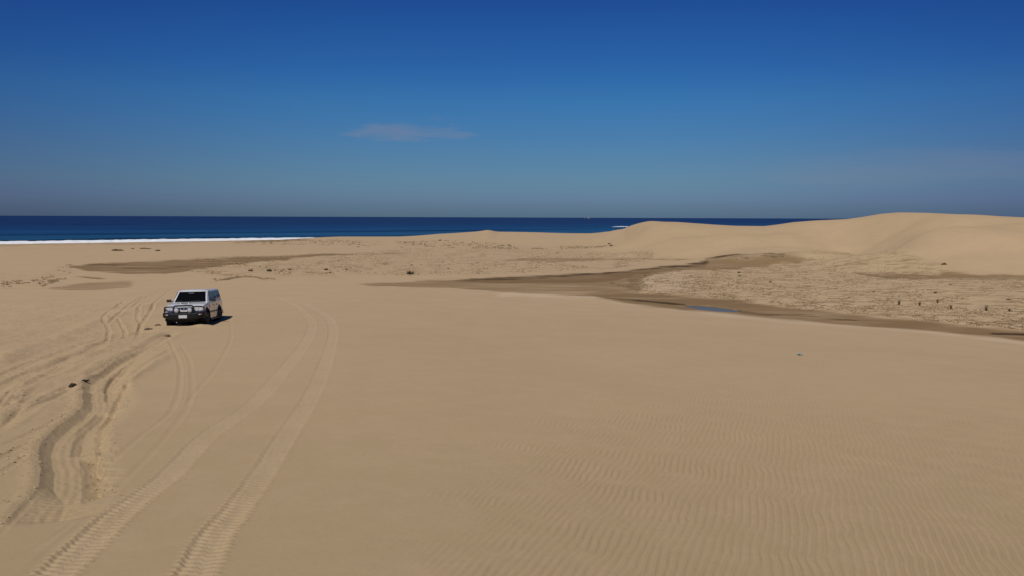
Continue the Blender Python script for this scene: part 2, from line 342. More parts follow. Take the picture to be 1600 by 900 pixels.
CRUST = [([(780, 458, 463), (820, 455, 462), (880, 459, 464), (930, 462, 466)], 3, .75),
         ([(840, 440, 443), (900, 444, 447)], 2, .3),
         ([(960, 471, 474), (1100, 485, 491), (1200, 496, 501), (1400, 513, 518), (1620, 535, 540)], 4, .6),
         ([(960, 436, 446), (1010, 427, 452), (1080, 424, 458)], 6, .3)]
SPEC = [([(300, 404, 424), (360, 401, 432), (480, 397, 431), (560, 395, 428), (640, 388, 431), (760, 386, 428), (840, 387, 426), (960, 396, 420), (1020, 400, 411)], 6, .75),
        ([(955, 441, 443), (985, 431, 452), (1020, 421, 460), (1100, 417, 466), (1200, 414, 478), (1280, 410, 486), (1350, 411, 492), (1420, 420, 499), (1500, 432, 507), (1620, 436, 517)], 6, 1.0),
        ([(620, 376, 383), (720, 378, 388), (850, 386, 390), (960, 384, 390)], 4, .45),
        ([(360, 376, 384), (420, 375, 382), (600, 375, 385)], 4, .4),
        ([(0, 425, 455), (60, 427, 452), (100, 415, 430), (112, 412, 425)], 5, .35)]

# ------------------------------------------------------------------ car placement (needed for the sand around it)
CAR_H = Vector((0.163, -0.9866, 0)).normalized()
CAR_O = Vector((-15.97, 40.25, CAMZ - 5.54))
CAR_PITCH = R(3.6)
cfx, cfy = -15.50, 37.95
MOUNDS = [(cfx + .1, cfy - .15, 1.5, .50, .07), (cfx - .35, cfy + .9, .22, .5, .14), (cfx - 1.45, cfy - .1, .8, .6, .07), (cfx - .3, cfy - 1.2, 1.2, .5, .05), (cfx + .7, cfy + .2, .4, .4, .10),
          (-17.2, 41.5, .5, 1.8, .10), (-14.5, 41.0, .35, 1.6, .03), (-16.1, 43.5, 1.3, .5, .08)]

# ------------------------------------------------------------------ land mesh
tt = np.linspace(-math.tan(R(37)), math.tan(R(37)), 1850); fine = np.arctan(tt)
coarse = np.concatenate([np.linspace(R(37), math.pi, 110)[1:], np.linspace(-math.pi, -R(37), 110)[1:-1]])
AZ = np.sort(np.concatenate([fine, coarse]))
def rrows(a, b, drop, pxs): return 1 / np.linspace(1 / a, 1 / b, int(drop * 804 * (1 / a - 1 / b) / pxs) + 2)[:-1]
RR = np.concatenate([[.4, 1.5, 3], rrows(4.5, 8.2, 4, 2.2), rrows(8.2, 22, 4.3, .72), rrows(22, 55, 5.3, .45), rrows(55, 100, 6.4, .26), rrows(100, 200, 6.5, .30), rrows(200, 320, 7, .3),
                     np.linspace(320, 420, 40)[:-1], np.linspace(420, 700, 50)[:-1], np.geomspace(700, 28000, 40)])
A2, R2 = np.meshgrid(AZ, RR); nr_, nc_ = A2.shape
def land_arrays(a, r):
    X = r * np.sin(a); Y = r * np.cos(a); Z = CAMZ - base_drop(a, r)
    px, py = project(X, Y, Z); front_ = Y > 3
    px = np.where(front_, px, -900); py = np.where(front_, py, 2000)
    D = np.zeros(len(X)); k = np.nonzero(front_ & (r < 92) & (np.abs(a) < .75))[0]
    TRK = np.zeros(len(X))
    if len(k): D[k], TRK[k] = displace(X[k], Y[k], Z[k], a[k], r[k], px[k], py[k])
    n = np.zeros(len(X)); n2_ = n.copy(); k = np.nonzero((r > 25) & (r < 700))[0]
    n[k] = fbm(X[k] / 7, Y[k] / 7, 3, 60); n2_[k] = fbm(X[k] / 2.2, Y[k] / 2.2, 3, 61)
    wet = np.zeros(len(X)); dark = wet.copy(); crust = wet.copy(); spec = wet.copy()
    on = (r > 25) & (r < 420) & front_
    k = np.nonzero(on)[0]; pk, qk, nk, mk = px[k], py[k], n[k], n2_[k]
    for pts, sf, g in WET: wet[k] = np.maximum(wet[k], g * band(pk, qk, pts, sf, nk + .8 * mk, 2.6))
    for pts, sf, g in DARK: dark[k] = np.maximum(dark[k], g * band(pk, qk, pts, sf, .7 * nk + 1.0 * mk + .7 * fbm(X[k] / .9, Y[k] / .9, 2, 63), 1.25))
    for pts, sf, g in CRUST: crust[k] = np.maximum(crust[k], g * band(pk, qk, pts, sf, nk + .6 * mk, 3.0))
    for pts, sf, g in SPEC: spec[k] = np.maximum(spec[k], g * band(pk, qk, pts, sf, nk, 5.0))
    crust = np.maximum(crust, .16 * TRK)
    # beach below the high water mark is damp
    sd_ = shore_d(X, Y); wet = np.maximum(wet, .5 * sstep(sd_, -14 + 4 * n, -3 + 4 * n))
    # little hummocks where debris and plants hold the sand
    k = np.nonzero(spec > .01)[0]
    D[k] += spec[k] * (.13 * np.maximum(fbm(X[k] / 1.9, Y[k] / 2.2, 3, 70, .6), 0) + .05 * vnoise(X[k] * 1.7, Y[k] * 1.1, 72))
    D -= .10 * wet * (r < 200)
    D -= .16 * band(px, py, [(1074, 475.4, 478.6), (1090, 475.4, 481.8), (1120, 478.2, 484.8), (1145, 481.5, 485.8), (1156, 484.4, 485.8)], 1.6) * on
    # dune faces: aprons, scallops and a soft slip face
    def P(u, rr): aa = ray(u, 400)[0]; return rr * math.sin(aa), rr * math.cos(aa)
    for (u, rr, lx, ly, h, rot, sh) in [(1235, 128, 13, 9, 1.3, 12, 1.5), (1100, 142, 15, 10, .9, 8, 1.4), (1190, 146, 11, 7, .8, 20, 1.8), (1480, 120, 17, 12, 1.2, -10, 1.7), (1560, 128, 20, 7, 1.2, 4, 1.7), (1350, 146, 8, 14, -.7, 0, 1), (1420, 136, 20, 5, .5, 14, 1.5),
                                   (1000, 160, 12, 12, .5, 0, 1), (860, 210, 30, 14, .6, 0, 1)]:
        cx, cy = P(u, rr); ca, sa = math.cos(R(rot)), math.sin(R(rot))
        xx = (X - cx) * ca + (Y - cy) * sa; yy = -(X - cx) * sa + (Y - cy) * ca
        xx = np.where(xx > 0, xx * sh, xx); e = np.exp(-np.maximum((xx / lx) ** 2 + (yy / ly) ** 2, 0) ** 2.2)
        D += h * e
    far = sstep(r, 85, 120) * sstep(a, .02, .12) * sstep(r, 400, 250)
    D += far * .12 * fbm(X / 14, Y / 8, 2, 80)
    D += sstep(r, 150, 220) * sstep(r, 330, 260) * sstep(a, .12, .0) * .22 * fbm(X / 9, Y / 7, 3, 81) * (1 - wet)
    return X, Y, Z, D, wet, dark, crust, spec
X, Y, Z, D, wet, dark, crust, spec = land_arrays(A2.ravel(), R2.ravel())
ZF = Z + D
def grid_mesh(name, X, Y, Zv, nr, nc, wrap=True):
    me = bpy.data.meshes.new(name); n = nr * nc
    co = np.empty((n, 3), np.float32); co[:, 0] = X; co[:, 1] = Y; co[:, 2] = Zv
    i = np.arange(nr - 1)[:, None]; j = np.arange(nc if wrap else nc - 1)[None, :]; j1 = (j + 1) % nc
    q = np.stack([i * nc + j, i * nc + j1, (i + 1) * nc + j1, (i + 1) * nc + j], -1).reshape(-1, 4)[:, ::-1]
    me.vertices.add(n); me.vertices.foreach_set('co', co.ravel())
    me.loops.add(q.size); me.loops.foreach_set('vertex_index', q.ravel().astype(np.int32))
    me.polygons.add(len(q)); me.polygons.foreach_set('loop_start', (np.arange(len(q)) * 4).astype(np.int32))
    me.polygons.foreach_set('use_smooth', np.ones(len(q), bool))
    me.update(calc_edges=True); return me
def attr(me, nm, v):
    a = me.attributes.new(nm, 'FLOAT', 'POINT'); a.data.foreach_set('value', v.astype(np.float32))
def link(name, me, mat=None, parent=None):
    o = bpy.data.objects.new(name, me); COL.objects.link(o)
    if mat: me.materials.append(mat)
    if parent: o.parent = parent
    return o
def ground_z(x, y):                     # real height of the sand at a point (same recipe as the mesh)
    a = np.array([math.atan2(x, y)]); r = np.array([math.hypot(x, y)])
    _, _, z, d, *_ = land_arrays(a, r); return float(z[0] + d[0])
def grid_z(x, y):                       # fast lookup in the built sheet
    a = math.atan2(x, y); r = math.hypot(x, y)
    j = min(max(np.searchsorted(AZ, a), 1), nc_ - 1); i = min(max(np.searchsorted(RR, r), 1), nr_ - 1)
    fa = (a - AZ[j - 1]) / (AZ[j] - AZ[j - 1]); fr = (r - RR[i - 1]) / (RR[i] - RR[i - 1]); G = ZG
    return float((G[i-1, j-1] * (1-fa) + G[i-1, j] * fa) * (1-fr) + (G[i, j-1] * (1-fa) + G[i, j] * fa) * fr)
ZG = ZF.reshape(nr_, nc_)

# ------------------------------------------------------------------ materials
def mat(name):
    m = bpy.data.materials.new(name); m.use_nodes = True
    return m, m.node_tree.nodes, m.node_tree.links, m.node_tree.nodes['Principled BSDF']
def simple(name, col, rough=.6, metal=0, spec=.5, coat=0, noise=0.0, nscale=20, trans=0, dirt=None):
    m, n, l, b = mat(name)
    b.inputs['Base Color'].default_value = (*col, 1); b.inputs['Roughness'].default_value = rough
    b.inputs['Metallic'].default_value = metal; b.inputs['Specular IOR Level'].default_value = spec
    b.inputs['Coat Weight'].default_value = coat; b.inputs['Transmission Weight'].default_value = trans
    if noise:
        t = N(n, 'ShaderNodeTexCoord'); z = N(n, 'ShaderNodeTexNoise'); z.inputs['Scale'].default_value = nscale; z.inputs['Detail'].default_value = 5
        l.new(t.outputs['Object'], z.inputs['Vector'])
        r = N(n, 'ShaderNodeMapRange'); r.inputs['To Min'].default_value = 1 - noise; r.inputs['To Max'].default_value = 1 + noise; r.inputs['From Min'].default_value = .3; r.inputs['From Max'].default_value = .7
        l.new(z.outputs[0], r.inputs['Value'])
        h = N(n, 'ShaderNodeHueSaturation'); h.inputs['Color'].default_value = (*col, 1); l.new(r.outputs[0], h.inputs['Value'])
        out = h.outputs[0]
        if dirt:
            s = N(n, 'ShaderNodeSeparateXYZ'); l.new(t.outputs['Object'], s.inputs[0])
            dz = N(n, 'ShaderNodeMapRange'); dz.interpolation_type = 'SMOOTHSTEP'
            dz.inputs['From Min'].default_value = dirt[1]; dz.inputs['From Max'].default_value = dirt[0]
            dz.inputs['To Max'].default_value = dirt[2]
            l.new(s.outputs['Z'], dz.inputs['Value'])
            mm = N(n, 'ShaderNodeMath', operation='MULTIPLY'); l.new(dz.outputs[0], mm.inputs[0]); l.new(z.outputs[0], mm.inputs[1])
            mx = N(n, 'ShaderNodeMixRGB'); l.new(mm.outputs[0], mx.inputs[0]); l.new(out, mx.inputs[1]); mx.inputs[2].default_value = (.36, .26, .17, 1); out = mx.outputs[0]
        l.new(out, b.inputs['Base Color'])
    return m
def sand_mat():
    m, n, l, b = mat('sand')
    def A(nm):
        a = N(n, 'ShaderNodeAttribute'); a.attribute_name = nm; return a.outputs['Fac']
    t = N(n, 'ShaderNodeTexCoord')
    def noise(scale, det=4, rough=.55, vec=None):
        z = N(n, 'ShaderNodeTexNoise'); z.inputs['Scale'].default_value = scale; z.inputs['Detail'].default_value = det; z.inputs['Roughness'].default_value = rough
        l.new(vec or t.outputs['Object'], z.inputs['Vector']); return z.outputs[0]
    def mr(x, a, b_, c=0, d=1, smooth=True):
        r = N(n, 'ShaderNodeMapRange'); r.interpolation_type = 'SMOOTHSTEP' if smooth else 'LINEAR'
        for k, v in zip(('From Min', 'From Max', 'To Min', 'To Max'), (a, b_, c, d)): r.inputs[k].default_value = v
        l.new(x, r.inputs['Value']); return r.outputs[0]
    def mix(f, a, b_):
        x = N(n, 'ShaderNodeMixRGB')
        for i, v in enumerate((f, a, b_)):
            if isinstance(v, tuple): x.inputs[i].default_value = (*v, 1)
            elif isinstance(v, float): x.inputs[i].default_value = v
            else: l.new(v, x.inputs[i])
        return x.outputs[0]
    M = lambda *a, **k: math_node(n, l, *a, **k)
    c = mix(mr(noise(.045, 3), .35, .65), (.445, .322, .178), (.490, .353, .197))
    sx_ = N(n, 'ShaderNodeSeparateXYZ'); l.new(t.outputs['Object'], sx_.inputs[0])
    c = mix(mr(M('ADD', sx_.outputs[1], M('MULTIPLY', noise(.08, 4), 14)), 16, 34, .55, 0), c, (.375, .286, .150))  # near sand darkened: foreground light falloff put into the colour
    c = mix(mr(M('ADD', sx_.outputs[1], M('MULTIPLY', noise(.08, 4), 14)), 30, 60, 0, .6), c, (.540, .390, .226))  # far sand paled, the bright end of that painted falloff
    c = mix(mr(noise(.35, 4), .3, .7, 0, .35), c, (.425, .308, .176))
    c = mix(mr(noise(170, 3, .7), .30, .75, 0, .30), c, (.300, .205, .125))           # grains
    c = mix(mr(noise(14, 4, .7), .35, .7, 0, .22), c, (.33, .235, .14))
    c = mix(mr(noise(1.1, 5, .65), .40, .75, 0, .20), c, (.52, .375, .235))
    sp_ = A('speck')
    c = mix(M('MULTIPLY', sp_, .55), c, (.47, .340, .195))
    mp = N(n, 'ShaderNodeMapping'); mp.inputs['Scale'].default_value = (.22, 1, 1); mp.inputs['Rotation'].default_value = (0, 0, R(-12)); l.new(t.outputs['Object'], mp.inputs['Vector'])
    fine_ = noise(.9, 6, .70, mp.outputs[0]); fine2 = noise(2.6, 4, .65, mp.outputs[0])
    litter = M('MULTIPLY', sp_, mr(M('ADD', M('MULTIPLY', fine_, .55), M('MULTIPLY', fine2, .45)), .485, .585))
    c = mix(M('MULTIPLY', litter, .74), c, (.22, .150, .075))
    c = mix(M('MULTIPLY', A('crust'), mr(noise(.8, 5, .7, mp.outputs[0]), .38, .58, .35, 1.0)), c, (.56, .43, .29))
    streak = noise(.42, 7, .68, mp.outputs[0])
    wetn = M('MULTIPLY', A('wet'), mr(M('ADD', streak, M('MULTIPLY', A('wet'), .35)), .42, .72, .45, 1.45))
    c = mix(M('MINIMUM', wetn, 1.0), c, (.150, .082, .024))
    alg = mr(M('ADD', M('MULTIPLY', A('algae'), .9), M('MULTIPLY', M('SUBTRACT', streak, .5), 1.5)), .22, .85, 0, 1)
    c = mix(M('MULTIPLY', alg, M('MINIMUM', M('MULTIPLY', A('algae'), 3.0), .95)), c, (.062, .036, .014))
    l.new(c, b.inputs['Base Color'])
    l.new(mr(A('wet'), 0, .6, .95, .75, False), b.inputs['Roughness'])
    b.inputs['Specular IOR Level'].default_value = .12
    bp = N(n, 'ShaderNodeBump'); bp.inputs['Strength'].default_value = .35; bp.inputs['Distance'].default_value = .006
    l.new(M('ADD', noise(60, 4, .7), M('MULTIPLY', noise(9, 4, .6), 1.2)), bp.inputs['Height']); l.new(bp.outputs[0], b.inputs['Normal'])
    return m
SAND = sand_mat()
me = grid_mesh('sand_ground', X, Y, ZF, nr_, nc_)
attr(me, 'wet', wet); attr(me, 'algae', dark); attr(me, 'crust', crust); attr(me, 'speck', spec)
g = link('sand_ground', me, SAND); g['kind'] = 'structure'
del A2, R2

# ------------------------------------------------------------------ sea
def water_mat():
    m, n, l, b = mat('sea_water')
    M = lambda *a, **k: math_node(n, l, *a, **k)
    t = N(n, 'ShaderNodeTexCoord'); s = N(n, 'ShaderNodeSeparateXYZ'); l.new(t.outputs['Object'], s.inputs[0])
    d = M('DIVIDE', M('SUBTRACT', M('SUBTRACT', s.outputs[1], 515), M('MULTIPLY', s.outputs[0], .83)), 1.2996)      # seaward distance
    w = M('DIVIDE', M('ADD', s.outputs[0], M('MULTIPLY', s.outputs[1], .83)), 1.2996)
    cmb = N(n, 'ShaderNodeCombineXYZ'); l.new(M('MULTIPLY', w, .0022), cmb.inputs[0]); l.new(M('MULTIPLY', d, .007), cmb.inputs[1])
    z = N(n, 'ShaderNodeTexNoise'); z.inputs['Scale'].default_value = 1.0; z.inputs['Detail'].default_value = 5; l.new(cmb.outputs[0], z.inputs['Vector'])
    dd = M('ADD', d, M('MULTIPLY', M('SUBTRACT', z.outputs[0], .5), 110))
    r = N(n, 'ShaderNodeValToRGB'); l.new(M('DIVIDE', dd, 1400, clamp=True), r.inputs[0]); c = r.color_ramp
    stops = [(0, (.004, .030, .065)), (.025, (.006, .042, .085)), (.05, (.014, .072, .155)), (.105, (.014, .066, .150)), (.135, (.004, .028, .072)), (.165, (.010, .050, .135)), (.30, (.008, .038, .112)), (.6, (.008, .026, .088)), (1, (.009, .024, .082))]
    for i, (p, k) in enumerate(stops):
        e = c.elements[i] if i < 2 else c.elements.new(p); e.position = p; e.color = (*k, 1)
    z2 = N(n, 'ShaderNodeTexNoise'); z2.inputs['Scale'].default_value = 2.6; z2.inputs['Detail'].default_value = 4; l.new(cmb.outputs[0], z2.inputs['Vector'])
    h = N(n, 'ShaderNodeHueSaturation'); l.new(r.outputs[0], h.inputs['Color']); h.inputs['Saturation'].default_value = 1
    rr = N(n, 'ShaderNodeMapRange'); l.new(z2.outputs[0], rr.inputs['Value']); rr.inputs['From Min'].default_value = .3; rr.inputs['From Max'].default_value = .7
    rr.inputs['To Min'].default_value = .70; rr.inputs['To Max'].default_value = 1.28; l.new(rr.outputs[0], h.inputs['Value'])
    l.new(h.outputs[0], b.inputs['Base Color'])
    b.inputs['Roughness'].default_value = .42; b.inputs['Specular IOR Level'].default_value = .08; b.inputs['IOR'].default_value = 1.33
    bn = N(n, 'ShaderNodeTexNoise'); bn.inputs['Scale'].default_value = .25; bn.inputs['Detail'].default_value = 6; l.new(t.outputs['Object'], bn.inputs['Vector'])
    bp = N(n, 'ShaderNodeBump'); bp.inputs['Strength'].default_value = .5; bp.inputs['Distance'].default_value = .5
    l.new(bn.outputs[0], bp.inputs['Height']); l.new(bp.outputs[0], b.inputs['Normal'])
    return m
sa = np.sort(np.concatenate([np.linspace(-R(40), R(40), 700), np.linspace(R(40), R(320), 90)[1:-1]]))
sr = np.concatenate([np.linspace(230, 1100, 420)[:-1], np.geomspace(1100, 60000, 60)])
SA, SR = np.meshgrid(sa, sr); sx = (SR * np.sin(SA)).ravel(); sy = (SR * np.cos(SA)).ravel()
d = shore_d(sx, sy); wv = (sx + .83 * sy) / 1.2996
fade = sstep(SR.ravel(), 1100, 800)
sz = fade * (.28 * sstep(d, 20, 80) * np.sin(d * 2 * np.pi / 62 + 2.2 * vnoise(wv / 190, d / 300, 90)) * (.6 + .6 * vnoise(wv / 90, d / 60, 91)) + .07 * fbm(sx / 8, sy / 8, 3, 92))
# shore break about to fold just outside the wash
bk = d - 26 - 4 * vnoise(wv / 60, 0 * d, 93)
sz += sstep(SR.ravel(), 520, 420) * 1.5 * np.exp(-(bk / 4.5) ** 2) * (.75 + .35 * vnoise(wv / 22, 0 * d, 94))
# reef break off the point
def px_sea(px, py):
    a, t = ray(px, py); r = CAMZ / t; return np.array([r * math.sin(a), r * math.cos(a)])
BRK = [px_sea(900, 358.9), px_sea(935, 358.4), px_sea(965, 357.9), px_sea(1010, 357.6)]
i, sd, s_, L = along(sx, sy, np.array(BRK), 40)
sz[i] += 2.3 * np.exp(-(sd / 11.) ** 2) * sstep(s_, 0, 25) * sstep(L - s_, 0, 10)
water = link('sea_water', grid_mesh('sea_water', sx, sy, sz, len(sr), len(sa)), water_mat()); water['kind'] = 'structure'

def foam_mat():
    m, n, l, b = mat('foam'); b.inputs['Roughness'].default_value = .9; b.inputs['Specular IOR Level'].default_value = .2
    t = N(n, 'ShaderNodeTexCoord'); z = N(n, 'ShaderNodeTexNoise'); z.inputs['Scale'].default_value = .5; z.inputs['Detail'].default_value = 6; l.new(t.outputs['Object'], z.inputs['Vector'])
    r = N(n, 'ShaderNodeValToRGB'); r.color_ramp.elements[0].color = (.62, .70, .74, 1); r.color_ramp.elements[1].color = (.86, .86, .85, 1)
    r.color_ramp.elements[0].position = .35; r.color_ramp.elements[1].position = .55; l.new(z.outputs[0], r.inputs[0]); l.new(r.outputs[0], b.inputs['Base Color']); return m
FOAM = foam_mat()
# broken wash along the waterline: lumpy sheet that dips under the water at both edges
fw = np.linspace(-640, 420, 900); fd = np.linspace(-14, 30, 34); FW, FD = np.meshgrid(fw, fd)
o0 = np.array([0, 515.]); e1 = np.array([1, .83]) / 1.2996; e2 = np.array([-.83, 1]) / 1.2996
w0 = (o0 @ e1)
fx = (o0[0] + e1[0] * (FW - 0) + e2[0] * FD).ravel(); fy = (o0[1] + e1[1] * FW + e2[1] * FD).ravel()
ww = FW.ravel(); ff = FD.ravel()
ctr = 6 + 3 * vnoise(ww / 40, 0 * ww, 95); half = 11.5 + 6.5 * fbm(ww / 22, 0 * ww, 4, 96, .65)
half *= .06 + .94 * sstep(ww, -105, -165)
prof = 1 - ((ff - ctr) / half) ** 2
fz = np.clip(.75 * prof, -1.2, 1) - .35 * sstep(ww, -150, -110) + .35 * fbm(fx / 3.5, fy / 3.5, 3, 97) * np.clip(prof + .4, 0, 1) + .10
seab = np.array([0.0])
fo = link('sea_foam', grid_mesh('sea_foam', fx, fy, fz, len(fd), len(fw), False), FOAM)
fo['kind'] = 'stuff'; fo['label'] = 'white broken wash running along the waterline at the left'; fo['category'] = 'sea foam'
# foam lip on the reef break
P = spline([px_sea(950, 357.3), px_sea(964, 356.9), px_sea(982, 356.6)], 12); T = np.linspace(0, 1, len(P)); U = np.linspace(-1, 1, 9)
dirv = np.array([.0, 1.0]); gx = []; gy = []; gz = []
for k, p in enumerate(P):
    for u in U:
        w_ = 3 * math.sin(math.pi * min(1, T[k] * .98 + .02)) ** .5
        gx.append(p[0] + 0 * u); gy.append(p[1] - 26 + u * w_)
        gz.append(1.9 + .7 * (1 - u * u) * math.sin(math.pi * T[k]) + .3 * math.sin(k * 2.1 + u * 3) - (0 if abs(u) < .9 else 2.5))
gx, gy, gz = map(np.array, (gx, gy, gz))
fo = link('breaking_wave', grid_mesh('breaking_wave', gx, gy, gz, len(P), len(U), False), FOAM)
fo['kind'] = 'stuff'; fo['label'] = 'small white crest breaking offshore beside the far dune'; fo['category'] = 'breaking wave'

# ------------------------------------------------------------------ pool of water on the flat
ptop = [(1062, 474), (1085, 472.6), (1105, 474), (1125, 476), (1140, 478), (1156, 481), (1170, 484.6)]
pbot = [(1170, 487.6), (1140, 487.4), (1120, 486.6), (1100, 484.6), (1085, 482.6), (1062, 479.4)]
pts = [unproj(*p) for p in ptop + pbot]; pts = spline(pts + [pts[0]], 4)[:-1]
bm = bmesh.new(); pz = grid_z(*unproj(1115, 481)) + .085
# bank the water level: a shallow lens sitting in the hollow
vs = [bm.verts.new((p[0], p[1], pz)) for p in pts]; bm.faces.new(vs); bm.normal_update()
if bm.faces[:][0].normal.z < 0: bmesh.ops.reverse_faces(bm, faces=bm.faces[:])
me = bpy.data.meshes.new('pool_water'); bm.to_mesh(me); bm.free()
PW, n_, l_, b_ = mat('pool_water'); b_.inputs['Base Color'].default_value = (.11, .10, .09, 1); b_.inputs['Roughness'].default_value = .16; b_.inputs['Specular IOR Level'].default_value = .10; b_.inputs['IOR'].default_value = 1.14
pool = link('pool_water', me, PW); pool['kind'] = 'structure'

# ------------------------------------------------------------------ mesh helpers
def finish(bm, name, mt, parent=None, smooth=False, bevel=0, seg=2):
    if bevel:
        bmesh.ops.bevel(bm, geom=[e for e in bm.edges if len(e.link_faces) == 2 and e.calc_face_angle(0) > R(25)], offset=bevel, segments=seg, affect='EDGES', profile=.6)
    bmesh.ops.recalc_face_normals(bm, faces=bm.faces[:])
    me = bpy.data.meshes.new(name); bm.to_mesh(me); bm.free()
    if smooth: me.polygons.foreach_set('use_smooth', np.ones(len(me.polygons), bool))
    return link(name, me, mt, parent)
def box(bm, x0, x1, y0, y1, z0, z1):
    v = [bm.verts.new(p) for p in [(x0, y0, z0), (x1, y0, z0), (x1, y1, z0), (x0, y1, z0), (x0, y0, z1), (x1, y0, z1), (x1, y1, z1), (x0, y1, z1)]]
    for f in ((0, 3, 2, 1), (4, 5, 6, 7), (0, 1, 5, 4), (1, 2, 6, 5), (2, 3, 7, 6), (3, 0, 4, 7)): bm.faces.new([v[k] for k in f])
    return v
def prism(bm, prof, y0, y1, shear=None):      # prof: (x, z) list extruded in y
    a = [bm.verts.new((x, y0, z)) for x, z in prof]; b = [bm.verts.new((x, y1, z)) for x, z in prof]; n = len(prof)
    bm.faces.new(a); bm.faces.new(b[::-1])
    for k in range(n): bm.faces.new([a[k], b[k], b[(k + 1) % n], a[(k + 1) % n]])
    return a, b
def tube(bm, pts, r, n=10, cap=True):
    pts = [Vector(p) for p in pts]; rings = []
    for i, p in enumerate(pts):
        d = (pts[min(i + 1, len(pts) - 1)] - pts[max(i - 1, 0)]).normalized()
        up = Vector((0, 0, 1)) if abs(d.z) < .9 else Vector((1, 0, 0)); a = d.cross(up).normalized(); b = a.cross(d)
        rr = r[i] if isinstance(r, (list, tuple)) else r
        rings.append([bm.verts.new(p + (a * math.cos(2 * math.pi * k / n) + b * math.sin(2 * math.pi * k / n)) * rr) for k in range(n)])
    for A_, B_ in zip(rings[:-1], rings[1:]):
        for k in range(n): bm.faces.new([A_[k], A_[(k + 1) % n], B_[(k + 1) % n], B_[k]])
    if cap: bm.faces.new(rings[0][::-1]); bm.faces.new(rings[-1])
def lathe(bm, prof, axis, c, n=28):           # prof: (radius, offset along axis)
    c = Vector(c); axis = Vector(axis).normalized(); up = Vector((0, 0, 1)) if abs(axis.z) < .9 else Vector((1, 0, 0))
    a = axis.cross(up).normalized(); b = axis.cross(a); rings = []
    for rr, o in prof:
        rings.append([bm.verts.new(c + axis * o + (a * math.cos(2 * math.pi * k / n) + b * math.sin(2 * math.pi * k / n)) * max(rr, 1e-4)) for k in range(n)])
    for A_, B_ in zip(rings[:-1], rings[1:]):
        for k in range(n): bm.faces.new([A_[k], A_[(k + 1) % n], B_[(k + 1) % n], B_[k]])
    bm.faces.new(rings[0][::-1]); bm.faces.new(rings[-1])
def panel(bm, q, off, thick, inset=0.0, bev=None): # q: 4 corners; thin slab standing `off` proud along the normal
    q = [Vector(p) for p in q]; c = sum(q, Vector()) / 4; nrm = (q[1] - q[0]).cross(q[3] - q[0]).normalized()
    q = [p + (c - p).normalized() * inset for p in q]
    # rounded corners
    pts = []
    for k in range(4):
        p = q[k]; a = (q[k - 1] - p).normalized(); b = (q[(k + 1) % 4] - p).normalized(); rr = .05 if bev is None else bev
        for t in (0, .5, 1): pts.append(p + a * rr * (1 - t) ** 2 + b * rr * t ** 2)
    lo = [bm.verts.new(p + nrm * (off - thick)) for p in pts]; hi = [bm.verts.new(p + nrm * off) for p in pts]
    bm.faces.new(hi); bm.faces.new(lo[::-1]); n = len(pts)
    for k in range(n): bm.faces.new([lo[k], lo[(k + 1) % n], hi[(k + 1) % n], hi[k]])
    return nrm
def root(name, loc, label, cat, group=None):
    o = bpy.data.objects.new(name, None); COL.objects.link(o); o.location = loc; o['label'] = label; o['category'] = cat
    o.empty_display_size = .2
    if group: o['group'] = group
    return o

# ------------------------------------------------------------------ the bogged four wheel drive
PAINT = simple('white_paint', (.60, .60, .61), .28, 0, .5, .6, noise=.05, nscale=3, dirt=(.40, 1.25, 1.0))
BLACKP = simple('black_powder_coat', (.012, .012, .013), .5, 0, .25, noise=.3, nscale=8)
RUBBER = simple('rubber', (.022, .021, .020), .85, 0, .2, noise=.35, nscale=14)
PLASTIC = simple('black_plastic', (.02, .02, .02), .6)
UNDER = simple('underbody', (.015, .014, .013), .85, noise=.3)
GLASS = simple('tinted_glass', (.004, .0045, .005), .06, 0, .12)
SIDEG = simple('side_glass', (.008, .009, .010), .04, 0, .7)
CHROME = simple('chrome', (.75, .75, .76), .16, 1); BOWL = simple('lamp_reflector', (.85, .85, .86), .25, .3)
LENS = simple('lens', (.50, .50, .50), .2, 0, .5, .2)
AMBER = simple('amber_lens', (.42, .12, .03), .15, 0, .6)
REDL = simple('red_lens', (.30, .015, .012), .15, 0, .6)
PLATE = simple('plate_paint', (.62, .62, .60), .4)
ALLOY = simple('alloy', (.30, .30, .30), .38, .8)
car = root('four_wheel_drive', CAR_O, 'white four wheel drive wagon with black bull bar bogged in the sand', 'car')
yaw = math.atan2(CAR_H.y, CAR_H.x)
car.rotation_euler = (Matrix.Rotation(yaw, 3, 'Z') @ Matrix.Rotation(-CAR_PITCH, 3, 'Y') @ Matrix.Rotation(R(.6), 3, 'X')).to_euler()
def arch(cx, cz, r, a0, a1, n=12): return [(cx + r * math.cos(R(a0 + (a1 - a0) * k / n)), cz + r * math.sin(R(a0 + (a1 - a0) * k / n))) for k in range(n + 1)]
FX, RX, AX = 1.50, -1.47, .42
